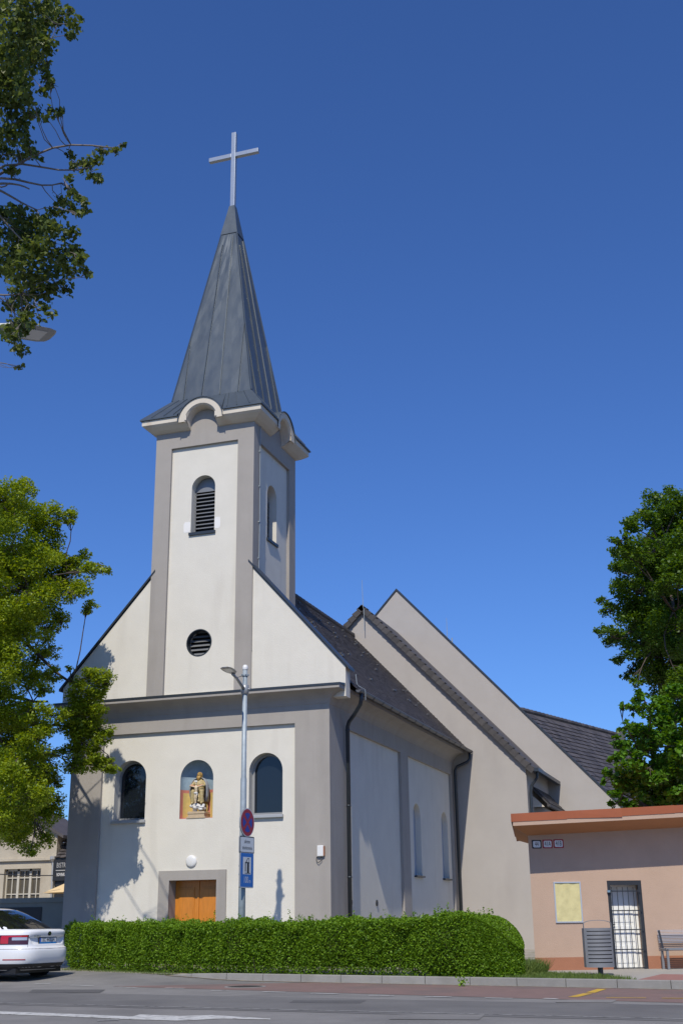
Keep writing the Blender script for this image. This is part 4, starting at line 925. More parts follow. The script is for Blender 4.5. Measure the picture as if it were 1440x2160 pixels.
mb.add([BF(x, H0, fs_(x)) for x in xs] + [BF(W_, H0, .16), BF(-W_, H0, .16)], [tuple(range(19))])
mb.add([BF(-W_, H0, .16), BF(W_, H0, .16), BF(W_, H1, .16), BF(-W_, H1, .16)], [(0, 1, 2, 3)])
bo = mb.build('bin_body', M['bingrey'], bn); so_ = bo.modifiers.new('s', 'SOLIDIFY'); so_.thickness = .006
mb = MB(); mb.box(0, 0, 0, 0, 0, 0) if 0 else mb.add([BF(-W_ + .02, H0 + .02, .0), BF(W_ - .02, H0 + .02, .0), BF(W_ - .02, H1 - .03, .0), BF(-W_ + .02, H1 - .03, .0)], [(0, 1, 2, 3)]); mb.build('liner', M['carblack'], bn)
mb = MB(); ar = [BF(-W_, H1 - .05, .0)] + [BF(-W_ * math.cos(math.pi * i / 16) * 1.0, H1 + .09 + .065 * math.sin(math.pi * i / 16), 0) for i in range(17)] + [BF(W_, H1 - .05, .0)]
for p, q in zip(ar[:-1], ar[1:]): mb.bar(p, q, .05, .012, up=np.cross(q - p, bnv)) if np.linalg.norm(q - p) > 1e-4 else None
mb.build('rim_arch', M['bingrey'], bn)

# ------------------------------------------------------------------ bench by the kiosk wall
s0, _ = onk(1405, 2050, .45); 
bo_ = KF(s0 + .02, .12, -.42); be = thing('bench', bo_, 'grey metal bench with wire slat seat and backrest against the salmon wall', 'bench')
BK = lambda s_, z, d=0.: KF(s0 + s_, z + .115, d)          # d negative is out from the wall
BLN = 1.7
for x in (.03, BLN - .03):
    mb = MB(); mb.bar(BK(x, 0, -.55), BK(x, .44, -.55), .05, .05, up=kn); mb.bar(BK(x, 0, -.20), BK(x, .44, -.20), .05, .05, up=kn); mb.bar(BK(x, .42, -.575), BK(x, .42, -.16), .05, .04)
    mb.build('leg', M['bingrey'], be)
    MB().bar(BK(x + .04, .44, -.17), BK(x + .0, .84, -.10), .045, .03, up=kn).build('back_support', M['ironblack'], be)
mb = MB()
for i in range(11): d_ = -.55 + .35 * i / 10; mb.bar(BK(0, .445, d_), BK(BLN, .445, d_), .012 if i else .05, .02 if i else .045)
mb.build('seat', M['bingrey'], be)
mb = MB()
for i in range(9): z = .58 + .26 * i / 8; mb.bar(BK(-.01, z, -.15 + .05 * i / 8), BK(BLN, z, -.15 + .05 * i / 8), .014, .012)
mb.build('backrest', M['alu'], be)

# ------------------------------------------------------------------ parked car: a white notchback, rear towards us
CS = 1.10
CP0 = onz(40, 2074)                                          # ground below the near rear corner
hd = math.radians(180 - 10); ch = np.array((math.cos(hd), math.sin(hd), 0)); cl = np.array((-ch[1], ch[0], 0))   # heading, its left
CO = CP0 - cl * .905 * CS * .86 - ch * .12; CO[2] = zr(CO[0], CO[1]) + .004
CAR = thing('parked_car', CO, 'white parked car with dark rear window, its rear end turned to the hedge', 'car')
CX = lambda u, w, z: CO + (ch * u + cl * w) * CS + Z * z * CS
HL, NE = 2.335, 4.6
Rz = [(.20, .20, .80), (.26, .10, .86), (.36, .035, .895), (.46, .0, .905), (.58, .0, .905), (.635, .015, .905), (.66, .06, .905), (.70, .07, .905), (.712, .072, .905), (.73, .074, .905), (.78, .077, .903), (.83, .079, .90), (.848, .080, .898), (.86, .08, .895), (.955, .055, .865), (.995, .07, .84), (1.015, .14, .80)]
def rlev(z):
    for (z0, u0, w0), (z1, u1, w1) in zip(Rz[:-1], Rz[1:]):
        if z <= z1: t = max(0, (z - z0) / (z1 - z0)); return u0 + (u1 - u0) * t, w0 + (w1 - w0) * t
    return Rz[-1][1:]
def rsurf(a, z, off=0.):                                     # rear body surface: a = angle from the rear middle towards the left side
    ur, w = rlev(z); c, s_ = math.cos(a), math.sin(a)
    return (ur + HL - HL * abs(c) ** (2 / NE) - off * c, math.copysign(w * abs(s_) ** (2 / NE), s_) + off * s_, z)
def rsy(y, z, off=0.):
    ur, w = rlev(z); yy = min(abs(y) / w, .999); return (ur + HL - HL * (1 - yy ** NE) ** (1 / NE) - off, y, z)
angs = [math.pi * 2 * i / 192 for i in range(193)]
def ring(z, ur, w, uf):
    hl = (uf - ur) / 2; return [(ur + hl - math.copysign(hl * abs(math.cos(a)) ** (2 / NE), math.cos(a)), math.copysign(w * abs(math.sin(a)) ** (2 / NE), math.sin(a)), z) for a in angs]
mb = MB(xf=CX)
rows = [ring(z, ur, w, ur + 2 * HL - (0 if z < .7 else (z - .7) * .9)) for z, ur, w in Rz]
rows = [[(u + (.045 * min(1, max(0, (.50 + (z - .78) * .6 - abs(w)) / .03)) if .72 < z < .855 and u < 1 else 0), w, z) for u, w, z in r] for r in rows]
mb.grid(rows); mb.add(rows[-1][:-1], [tuple(range(192))]); mb.add(rows[0][:-1], [tuple(range(192))[::-1]])
cb = mb.build('body', M['carwhite'], CAR, smooth=True)
# cabin: pillars and roof in body colour, glass set on it
Gz = [(1.0, .30, .80, 3.25), (1.06, .42, .775, 3.15), (1.15, .63, .735, 2.98), (1.25, .88, .695, 2.80), (1.35, 1.15, .645, 2.58), (1.42, 1.42, .60, 2.40), (1.455, 1.66, .53, 2.25), (1.465, 1.85, .40, 2.15)]
NG = 3.4
def gring(z, ur, w, uf, off=0.):
    hl = (uf - ur) / 2; return [(ur + hl - math.copysign((hl + off) * abs(math.cos(a)) ** (2 / NG), math.cos(a)), math.copysign((w + off) * abs(math.sin(a)) ** (2 / NG), math.sin(a)), z) for a in angs]
mb = MB(xf=CX); rows = [gring(*g) for g in Gz]; mb.grid(rows); mb.add(rows[-1][:-1], [tuple(range(192))]); mb.build('cabin', M['carwhite'], CAR, smooth=True)
def gsurf(y, z, off=.006):
    for g0, g1 in zip(Gz[:-1], Gz[1:]):
        if z <= g1[0]:
            t = (z - g0[0]) / (g1[0] - g0[0]); ur, w, uf = [g0[k] + (g1[k] - g0[k]) * t for k in (1, 2, 3)]; break
    hl = (uf - ur) / 2; yy = min(abs(y), .999); return (ur + hl - hl * (1 - yy ** NG) ** (1 / NG) - off, y * w, z + off * .5)
mb = MB(xf=CX); mb.grid([[gsurf(y, z) for y in [-.90 + 1.8 * i / 18 for i in range(19)]] for z in [1.02 + (1.42 - 1.02) * j / 8 for j in range(9)]]); mb.build('rear_window', M['carglass'], CAR, smooth=True)
for s_ in (-1, 1):
    mb = MB(xf=CX); g = []
    for j in range(7):
        z = 1.04 + .35 * j / 6
        for g0, g1 in zip(Gz[:-1], Gz[1:]):
            if z <= g1[0]: t = (z - g0[0]) / (g1[0] - g0[0]); ur, w, uf = [g0[k] + (g1[k] - g0[k]) * t for k in (1, 2, 3)]; break
        hl = (uf - ur) / 2; r_ = []
        for i in range(15):
            u = ur + .55 + (uf - ur - .95) * i / 14; q = min(.999, abs(u - ur - hl) / hl); r_.append((u, s_ * (w * (1 - q ** NG) ** (1 / NG) + .006), z))
        g.append(r_)
    mb.grid(g); mb.build('side_window', M['carglass'], CAR, smooth=True)
# tail lamps wrap round the corners
for s_ in (-1, 1):
    mb = MB(xf=CX)
    def lamp_grid(a0, a1, z0, z1, off, n=14, m=6, tilt=0.):
        return [[rsurf(s_ * (a0 + (a1 - a0) * i / n), z0 + (z1 - z0) * j / m + tilt * (i / n), off) for j in range(m + 1)] for i in range(n + 1)]
    mb.grid(lamp_grid(.35, 1.12, .715, .905, .008)); tl = mb.build('tail_lamp', M['lampdark'], CAR, smooth=True)
    mb = MB(xf=CX); mb.grid(lamp_grid(.38, 1.02, .865, .895, .013)); mb.grid(lamp_grid(.86, 1.02, .735, .865, .013)); mb.build('lamp_light', M['lampred'], tl, smooth=True)
    mb = MB(xf=CX); mb.grid(lamp_grid(.38, .78, .80, .858, .013)); mb.build('lamp_reflector', M['lampclear'], tl, smooth=True)
    mb = MB(xf=CX); mb.grid([[rsurf(s_ * (.45 + .55 * i / 12), .405 + .02 * j, .006) for j in range(2)] for i in range(13)]); mb.build('bumper_reflector', M['lampred'], CAR)
# boot lid: number plate recess, seams, plate, emblem
mb = MB(xf=CX)
for s_ in (-1, 1): mb.tube([rsurf(s_ * a_, z, .001) for a_, z in ((.36, .66), (.345, .71), (.345, .90), (.30, .97))], .004, 4)
mb.tube([rsurf(-1.35 + 2.7 * i / 30, .625, .0) for i in range(31)], .005, 4); mb.build('panel_gap', M['gutter'], CAR)
mb = MB(xf=CX); mb.grid([[rsurf(-1.2 + 2.4 * i / 24, z, .01) for z in (.21, .27, .33)] for i in range(25)]); mb.build('diffuser', M['carblack'], CAR)
PF = lambda x, y, d=0.: CX(.108 - d, -x, .785 + y)           # plate frame: x to the right as seen from behind
mb = MB(); mb.prism([PF(x, y, .014) for x, y in plate_poly(.275, .072, .012)], PF(0, 0, .0) - PF(0, 0, .014)); pl = mb.build('number_plate', M['signblack'], CAR)
MB().poly(PF, rect(-.26, .26, -.028, .056), .017).build('plate_field', M['signwhite'], pl)
MB().poly(PF, rect(-.26, -.222, -.028, .056), .019).build('plate_strip', M['plateblue'], pl); MB().poly(PF, rect(-.262, .262, -.066, -.032), .018).build('plate_holder', M['plateband'], pl)
text_mb('SC 442UA', .098, lambda x, y, d: PF(x + .02, y + .014, .020), sx=.92).build('plate_number', M['signblack'], pl)
EF = lambda x, y, d=0.: CX(.058 - d + (.0), -x, .925 + y)
mb = MB(); mb.prism([EF(x, y, .012) for x, y in circ(.046, 24)], EF(0, 0, 0) - EF(0, 0, .012)); em = mb.build('emblem', M['logo'], CAR)
mb = MB(); mb.poly(EF, [(-.030, -.012), (.012, -.012), (.012, -.024), (.034, -.004), (.012, .014), (.010, .004), (-.012, .008), (.0, .030), (-.016, .026), (-.030, .004)], .014); mb.build('emblem_mark', M['chrome'], em)
text_mb('ŠKODA', .055, lambda x, y, d: CX(rsy(.33, .875)[0] - .012, -(x - .36), .875 + y), sx=1.15).build('lettering', M['chrome'], CAR)
# wheels
for u in (1.02, 3.70):
    for s_ in (-1, 1):
        wx = lambda x, y, z, u=u, s_=s_: CX(u + x, s_ * (.70 + z), .315 + y)
        arch_ = MB(xf=CX); 
        mb = MB(xf=wx); mb.lathe((0, 0, 0), [(.20, 0), (.30, .0), (.315, .03), (.315, .17), (.30, .20), (.215, .205)], 28); wh = mb.build('wheel', M['rubber'], CAR, smooth=True)
        mb = MB(xf=wx); mb.lathe((0, 0, 0), [(.215, .2), (.20, .19), (.18, .15), (.05, .16), (.001, .165)], 24)
        for k in range(10): a_ = math.pi * 2 * k / 10; mb.bar((.03 * math.cos(a_), .03 * math.sin(a_), .18), (.2 * math.cos(a_), .2 * math.sin(a_), .195), .03, .02)
        mb.build('rim', M['rim'], wh)
mb = MB(xf=CX); mb.box(.3, 4.3, -.7, .7, .14, .24); mb.build('underbody', M['carblack'], CAR)

# ------------------------------------------------------------------ vegetation
def leaf_quads(P, size, up=0.6, shape=(.5, .32), droop=0.0, var=.35):
    n = len(P)
    N = RNG.normal(size=(n, 3)); N[:, 2] = np.abs(N[:, 2]) * (1 + up) + up * .3; N /= np.linalg.norm(N, axis=1, keepdims=True)
    T = RNG.normal(size=(n, 3)); T[:, 2] -= droop * 2
    T -= N * np.sum(T * N, axis=1, keepdims=True); T /= np.linalg.norm(T, axis=1, keepdims=True) + 1e-9
    B = np.cross(N, T); s = (size * (1 + RNG.uniform(-var, var, n)))[:, None]
    a, b = shape
    fold = N * s * .10
    return np.stack([P - T * s * a, P + B * s * b - fold * -1, P + T * s * a, P - B * s * b + fold], axis=1)
def cluster(c, r, n, sub=9, flat=.8, tight=.42):
    """leaf points: sub-clusters scattered through an ellipsoid so that the outline is ragged"""
    c = np.array(c, float); S_ = RNG.normal(size=(sub, 3)); S_ /= np.linalg.norm(S_, axis=1, keepdims=True)
    S_ *= (RNG.uniform(.15, 1, (sub, 1)) ** .5) * r * .85; S_[:, 2] *= flat
    k = RNG.integers(0, sub, n); d = RNG.normal(size=(n, 3)); d /= np.linalg.norm(d, axis=1, keepdims=True)
    d *= (RNG.uniform(0, 1, (n, 1)) ** .45) * r * tight; d[:, 2] *= .7
    return c + S_[k] + d, c + S_
def limb(mb, a, b, r0, r1, wob=.08, n=6, sag=.0):
    a = np.array(a, float); b = np.array(b, float); L = np.linalg.norm(b - a); P = []
    w1, w2 = RNG.normal(size=3) * wob * L * .45, RNG.normal(size=3) * wob * L * .25
    for i in range(n + 1):
        t = i / n; p = a + (b - a) * t + w1 * math.sin(math.pi * t) + w2 * math.sin(2 * math.pi * t); p[2] += sag * L * math.sin(math.pi * t); P.append(p)
    mb.tube(P, [r0 + (r1 - r0) * i / n for i in range(n + 1)], 6 if r0 < .06 else 9, cap=True); return P
def tree(name, label, cat, trunk, limbs_at, clumps, size, dens, lm, bark, group=None, up=.6, droop=0., shape=(.5, .32), twigr=.012, sub=9, lr=9., hang=.8, tight=.42):
    t = thing(name, trunk[0][:3], label, cat, group)
    mb = MB(); k = len(trunk); rad_ = [trunk[i][3] for i in range(k)]; mb.tube([p[:3] for p in trunk], rad_, 12)
    nodes = [np.array(p[:3]) for p in trunk[1:]] + [np.array(p) for p in limbs_at]; nr = [min(lr, q) for q in rad_[1:]] + [min(lr * .4, rad_[-1] * .55)] * len(limbs_at)
    for p in limbs_at:
        base = min(range(1, k), key=lambda i: np.linalg.norm(np.array(trunk[i][:3]) + (0, 0, -hang) - p)); pp = limb(mb, trunk[base][:3], p, min(lr, rad_[base] * .62), min(lr * .4, rad_[-1] * .5), wob=.12, n=7, sag=.06)
        nodes += pp[2:-1]; nr += [min(lr * .5, rad_[-1] * .55)] * len(pp[2:-1])
    Q = []
    for (c, r, w) in clumps:
        n = int(dens * w * r * r / (size * size)); P, S_ = cluster(c, r, n, sub, tight=tight)
        j = min(range(len(nodes)), key=lambda i: np.linalg.norm(nodes[i] - c) + (.6 if nodes[i][2] > c[2] + .3 else 0))
        pp = limb(mb, nodes[j], c, max(twigr, min(nr[j] * .6, .05 + r * .02, lr * .5)), twigr * .9, wob=.15, n=5, sag=.05)
        for s_ in S_: limb(mb, pp[-2] if RNG.random() < .4 else c, s_, twigr, twigr * .4, wob=.2, n=2)
        Q.append(leaf_quads(P, size, up, shape, droop))
    mb.build('trunk', bark, t, smooth=True)
    quads('crown', np.concatenate(Q), lm, t)
    return t
LM1 = leafmat('lime_leaf', (.125, .205, .014), (.34, .42, .032), trans=.42)
LM2 = leafmat('dark_leaf', (.055, .125, .016), (.13, .22, .026), trans=.42)
LM3 = leafmat('maple_leaf', (.06, .16, .014), (.13, .27, .026), trans=.36)
LM4 = leafmat('birch_leaf', (.055, .09, .02), (.16, .20, .05), trans=.45, rough=.4)
LM5 = leafmat('hedge_leaf', (.075, .17, .012), (.22, .37, .024), trans=.32, rough=.5, spec=.25)
LMG = leafmat('grass_blade', (.055, .11, .018), (.16, .22, .05), trans=.3, rough=.6)

# big tree left of the church: crown described by its clumps (sight line, distance, radius in metres)
def clumpset(lst, D, jit, k=1.):
    o = []
    for u, v, r, *dd in lst:
        d = D + (dd[0] if dd else RNG.uniform(-jit, jit)); o.append((far(u, v, d), r * d / FPX * k, 1.))
    return o
left = [(15, 1050, 48), (50, 1030, 26), (70, 1085, 46, 2.4), (-45, 1090, 80), (125, 1085, 28, 2.4), (95, 1140, 50, 2.4), (25, 1150, 70), (145, 1095, 16, 2.4), (-50, 1220, 90), (150, 1180, 30, 2.9), (130, 1225, 48, 2.9), (180, 1170, 14, 2.9), (200, 1200, 24, -3.4), (225, 1205, 12, -3.4), (185, 1283, 20, .8), (170, 1250, 28, .8), (60, 1250, 62), (10, 1310, 55), (105, 1290, 34, 2.9), (130, 1305, 22, 2.9), (60, 1345, 40), (-10, 1390, 60), (-70, 1330, 100), (105, 1370, 26, 2.4), (45, 1420, 36), (110, 1420, 22), (80, 1395, 26, 2.4), (10, 1470, 46), (145, 1412, 10),
        (90, 1455, 22), (60, 1500, 36), (110, 1510, 30), (-40, 1520, 80), (20, 1540, 52), (75, 1560, 42), (45, 1610, 58), (-20, 1640, 80), (100, 1605, 28), (112, 1650, 22), (95, 1690, 36), (40, 1690, 62), (-40, 1740, 85), (75, 1740, 40), (25, 1760, 34), (95, 1775, 20), (65, 1795, 20), (110, 1715, 20), (128, 1690, 10), (20, 1640, 45, -2.5), (60, 1680, 45, -2.5), (0, 1720, 50, -2.5),
        (205, 1428, 24, .5), (222, 1440, 14, .5), (175, 1462, 30, .5), (195, 1480, 26, .5), (165, 1505, 26, .5), (150, 1528, 26, .5), (185, 1530, 30, .5), (205, 1552, 24, .5), (175, 1570, 28, .5), (225, 1548, 10, .5), (205, 1598, 22, .5), (228, 1612, 15, .5), (180, 1605, 24, .5), (158, 1620, 16, .5), (242, 1624, 9, .5), (150, 1585, 18, .5)]
cs = [(c, r * (1.28 if 1420 < v < 1630 and u > 145 else 1.), 1.25 if u > 145 else 1.) for (c, r, w), (u, v, *_) in zip(clumpset(left, 33.1, 1.6, 1.22), left)]
cs += clumpset([(30, 1090, 60, 1.5), (90, 1110, 36, 2.6), (70, 1180, 60, 1.5), (20, 1230, 70, 1.5), (110, 1180, 40, 2.6), (90, 1250, 55, 2.6), (140, 1215, 34, 2.8), (40, 1320, 62, 1.5), (95, 1325, 34, 2.4), (30, 1410, 50, 1.8), (75, 1440, 34, 1.8), (20, 1520, 60, 1.5), (70, 1530, 40, 1.8), (60, 1620, 55, 1.8), (20, 1600, 60, 1.5), (50, 1700, 60, 1.5), (90, 1640, 36, 1.5), (30, 1760, 44, 1.)], 33.1, 1., 1.1)
# the part of the crown nearer the road that the frame cuts off; it shades the corner of the church
for x, y, z, r in ((-5.2, -3.5, 9.5, 1.5), (-5.3, -4.6, 7.6, 1.2), (-5.6, -5.2, 8.6, 1.5), (-5.4, -2.6, 11.4, 1.5), (-5.0, -5.0, 10.4, 1.3), (-6.6, -4.4, 6.6, 1.4), (-6.3, -3.0, 5.2, 1.2)): cs.append((np.array((x, y, z)), r, .8))
tree('broadleaf_tree', 'large yellow green broadleaf tree at the left edge reaching over the church corner', 'tree',
     [(-7.9, -2.6, .1, .30), (-7.75, -2.5, 1.8, .25), (-7.45, -2.5, 3.4, .22), (-7.2, -2.4, 5.2, .20), (-7.0, -2.3, 7.4, .17), (-6.8, -2.2, 9.8, .12), (-6.6, -2.0, 12.4, .06)],
     [far(70, 1480, 33.2), far(150, 1440, 33.6), far(60, 1250, 33.4), far(140, 1195, 35.5), far(30, 1120, 34), far(40, 1600, 33.5), far(100, 1480, 33.6), far(-30, 1400, 33), far(130, 1520, 33.7)],
     cs, .080, 24., LM1, M['bark'], up=.9, sub=12)
# trees behind the kiosk
rt = [(1400, 1060, 40), (1355, 1085, 34), (1440, 1065, 46), (1415, 1035, 16), (1322, 1108, 26), (1308, 1140, 22), (1380, 1115, 44), (1300, 1165, 16), (1335, 1165, 40), (1430, 1135, 56), (1318, 1205, 30), (1390, 1195, 56), (1303, 1240, 24), (1340, 1245, 46), (1440, 1225, 60), (1272, 1268, 14), (1290, 1285, 22), (1400, 1285, 62), (1330, 1300, 44), (1268, 1330, 14), (1290, 1345, 26), (1345, 1355, 48), (1440, 1330, 66), (1310, 1390, 20), (1350, 1400, 34), (1410, 1395, 56), (1320, 1425, 12), (1345, 1435, 18), (1390, 1440, 40), (1440, 1450, 50), (1480, 1300, 90), (1490, 1150, 80), (1500, 1430, 90), (1380, 1250, 70, 3), (1420, 1380, 70, 3)]
cs = clumpset(rt + [(1350, 1200, 55, 1.5), (1410, 1200, 60, 1.5), (1360, 1310, 55, 1.5), (1400, 1110, 50, 1.5), (1400, 1340, 60, 2), (1440, 1420, 60, 2)], 40.0, 2.6, 1.22)
tb = far(1470, 1900, 40.0)
tree('broadleaf_tree', 'tall dark green dense tree rising behind the kiosk at the right edge', 'tree',
     [(tb[0], tb[1], .1, .35), (tb[0] - .1, tb[1], 3., .30), (tb[0] - .2, tb[1] + .1, 6., .26), (tb[0] - .4, tb[1] + .1, 9., .2), (tb[0] - .6, tb[1], 12.5, .1)],
     [far(1370, 1370, 40), far(1350, 1250, 40.5), far(1400, 1150, 39.5), far(1420, 1290, 38.5), far(1480, 1250, 41)], cs, .11, 27., LM2, M['bark'], up=1.0, sub=10)
rm = [(1360, 1480, 26), (1335, 1500, 18), (1395, 1500, 36), (1440, 1520, 44), (1322, 1535, 18), (1350, 1550, 34), (1308, 1570, 20), (1400, 1560, 44), (1300, 1600, 16), (1335, 1600, 34), (1440, 1590, 46), (1285, 1632, 16), (1310, 1640, 24), (1370, 1620, 44), (1275, 1650, 9), (1300, 1672, 20), (1340, 1665, 36), (1410, 1650, 50), (1295, 1698, 12), (1330, 1700, 24), (1380, 1695, 36), (1440, 1690, 44), (1490, 1600, 70), (1315, 1490, 10), (1490, 1500, 50), (1470, 1440, 40), (1430, 1475, 36)]
cs = clumpset(rm + [(1360, 1570, 45, 1.5), (1400, 1620, 50, 1.5), (1340, 1640, 40, 1.2), (1420, 1520, 50, 1.5), (1390, 1680, 45, 1)], 33.0, 1.6, 1.15); tb = far(1420, 1900, 33.)
tree('maple_tree', 'smaller bright green maple with large leaves close behind the kiosk roof', 'tree',
     [(tb[0], tb[1], .1, .16), (tb[0], tb[1], 2.2, .13), (tb[0] - .1, tb[1], 4., .10), (tb[0] - .2, tb[1], 6., .05)],
     [far(1350, 1600, 33), far(1400, 1540, 33.5), far(1330, 1660, 32.5)], cs, .14, 26., LM3, M['bark'], up=.9, shape=(.5, .42))
# birch whose hanging twigs come in at the top left, close to the photographer
bl = [(15, 20, 40), (60, 15, 42), (100, 25, 30), (135, 40, 22), (158, 48, 14), (148, 75, 12), (150, 20, 8), (30, 70, 46), (75, 65, 34), (95, 95, 22), (10, 120, 40), (50, 120, 34), (75, 130, 20), (100, 140, 12), (15, 180, 36), (45, 185, 24), (95, 165, 16), (108, 175, 8), (5, 225, 30), (45, 215, 20), (95, 195, 10), (30, 250, 24), (65, 240, 14), (75, 235, 14), (115, 238, 13), (130, 232, 8), (90, 248, 8), (15, 290, 24), (50, 285, 16), (60, 310, 16), (10, 325, 16), (40, 330, 12), (70, 325, 12), (90, 335, 6), (25, 365, 14), (-30, 150, 60), (-30, 300, 40),
      (150, 325, 10), (160, 345, 12), (185, 348, 16), (205, 335, 14), (220, 318, 10), (240, 316, 9), (258, 305, 7), (195, 375, 14), (212, 378, 10), (150, 372, 8), (145, 400, 8), (130, 420, 14), (155, 415, 12), (172, 420, 10), (178, 440, 10), (165, 450, 8), (150, 440, 14), (120, 445, 14),
      (15, 450, 24), (50, 455, 22), (85, 470, 28), (25, 490, 28), (60, 500, 30), (110, 485, 24), (140, 490, 20), (35, 535, 28), (80, 535, 36), (120, 530, 30), (155, 525, 18), (172, 545, 14), (185, 575, 12), (20, 570, 18), (55, 580, 34), (100, 575, 34), (140, 575, 18), (165, 560, 10), (40, 620, 26), (75, 620, 26), (110, 610, 18), (140, 610, 12), (20, 645, 16), (55, 655, 18), (95, 650, 10), (110, 665, 10), (40, 690, 22), (25, 710, 16), (55, 695, 10), (40, 735, 14), (50, 745, 8), (42, 772, 8), (-20, 560, 50), (70, 690, 13), (50, 672, 16), (85, 675, 8), (20, 690, 16)]
cs = clumpset(bl, 8.3, .45, 1.25)
bt = far(-330, 1900, 8.6)
tree('birch_tree', 'birch with hanging twigs of small leaves entering at the upper left', 'tree',
     [(bt[0], bt[1], .0, .13), (bt[0] + .02, bt[1], 2.2, .11), (*far(-220, 900, 8.5), .085), (*far(-130, 600, 8.5), .06), (*far(-48, 392, 8.4), .03), (*far(-75, 200, 8.4), .022), (*far(-60, 40, 8.4), .012)],
     [far(62, 398, 8.3), far(20, 385, 8.3), far(130, 385, 8.3), far(190, 352, 8.3), far(245, 312, 8.3), far(78, 442, 8.3), far(60, 520, 8.3), far(45, 620, 8.3), far(40, 130, 8.3), far(120, 50, 8.3)],
     cs, .038, 20., LM4, M['barkred'], up=.1, droop=.5, shape=(.52, .40), twigr=.002, sub=8, lr=.011, hang=0., tight=.72)
# young tree behind the old house, between it and the church
cs = clumpset([(128, 1745, 16), (140, 1730, 18), (135, 1760, 14), (150, 1750, 22), (120, 1770, 10)], 54, 1.); tb = far(140, 1900, 54)
tree('distant_tree', 'small bright green treetop peeking out between the old house and the church corner', 'tree', [(tb[0], tb[1], .1, .1), (tb[0], tb[1], 3, .08), (tb[0], tb[1], 5, .04)], [], cs, .16, 12., LM3, M['bark'])

# ------------------------------------------------------------------ hedge
hb_ = [(-2.35, -2.75), (-1.97, -3.09), (.945, -4.68), (2.6, -5.40), (3.71, -5.80), (6.70, -6.55), (8.73, -7.06), (10.52, -7.38)]
ht_ = [(150, 1950), (160, 1950), (300, 1950), (400, 1949), (480, 1947), (720, 1944), (900, 1934), (1060, 1926)]
hz_ = []
for (x, y), (u, v) in zip(hb_, ht_):
    n = np.array((_f0[0], _f0[1], 0)); hz_.append(onpl(u, v, (x, y + .45, 0), n)[2])
HP = np.array(hb_); seg = np.linalg.norm(np.diff(HP, axis=0), axis=1); cum = np.concatenate([[0], np.cumsum(seg)])
def hline(t):
    t = np.clip(t, 0, cum[-1]); x = np.interp(t, cum, HP[:, 0]); y = np.interp(t, cum, HP[:, 1]); z = np.interp(t, cum, hz_); return x, y, z
HG = thing('hedge', (4., -5., .1), 'long clipped green privet hedge along the kerb in front of the church', 'hedge')
n = 150000
t = RNG.uniform(-.05, cum[-1] + .05, n); x, y, zt = hline(t)
dep = 1.55
lump = .09 * np.sin(t * 2.1) + .07 * np.sin(t * 4.7 + 1) + .05 * np.sin(t * 9.1 + 2)
kind = RNG.random(n)
h = RNG.uniform(0, 1, n) ** .8; inset = np.abs(RNG.normal(0, .09, n))
dd = np.zeros(n); zz = np.zeros(n)
f = kind < .56; dd[f] = inset[f] + .10 * (1 - h[f]) ** 3 * 1.5 + .05 * h[f] ** 4 - lump[f] * (.4 + h[f]); zz[f] = .10 + h[f] * (zt[f] - .10) - .02
g = (kind >= .56) & (kind < .90); dd[g] = RNG.uniform(0, dep, g.sum()); zz[g] = zt[g] - inset[g] + .03 * np.sin(dd[g] * 9 + t[g] * 5) + .5 * lump[g]
b = kind >= .90; dd[b] = dep - inset[b]; zz[b] = .1 + h[b] * (zt[b] - .1)
# normal of the hedge line
tx = np.gradient(np.interp(np.linspace(0, cum[-1], 200), cum, HP[:, 0])); ty = np.gradient(np.interp(np.linspace(0, cum[-1], 200), cum, HP[:, 1])); ln = np.hypot(tx, ty); ii = np.clip((t / cum[-1] * 199).astype(int), 0, 199)
nx, ny = -ty[ii] / ln[ii], tx[ii] / ln[ii]
# rounded right end
e0 = 1.15; en_ = np.clip((t - (cum[-1] - e0)) / e0, 0, 1); dd = np.where(en_ > 0, np.clip(dd, dep / 2 - (dep / 2) * np.sqrt(np.maximum(0, 1 - en_ ** 2.4)), dep / 2 + (dep / 2) * np.sqrt(np.maximum(0, 1 - en_ ** 2.4))), dd); zz = np.where(en_ > 0, np.minimum(zz, .1 + (zt - .1) * (1 - .55 * en_ ** 2.3)), zz)
P = np.stack([x + nx * dd, y + ny * dd, zz], axis=1)
# end faces
m_ = 9000; a_ = RNG.uniform(0, 1, m_); P2 = []
for tt, sgn in ((0.0, -1),):
    x0, y0, z0 = hline(tt); k = 0 if sgn < 0 else 199; q = RNG.uniform(.1, dep - .1, m_ // 2) if sgn < 0 else dep / 2 + RNG.normal(0, .2, m_ // 2); zq = .1 + RNG.uniform(0, 1, m_ // 2) * (z0 - .2); ins = np.abs(RNG.normal(0, .1, m_ // 2)) + .06 * np.abs(zq - .8)
    P2.append(np.stack([x0 - ty[k] / ln[k] * q - sgn * ins * tx[k] / ln[k], y0 + tx[k] / ln[k] * q - sgn * ins * ty[k] / ln[k], zq], axis=1))
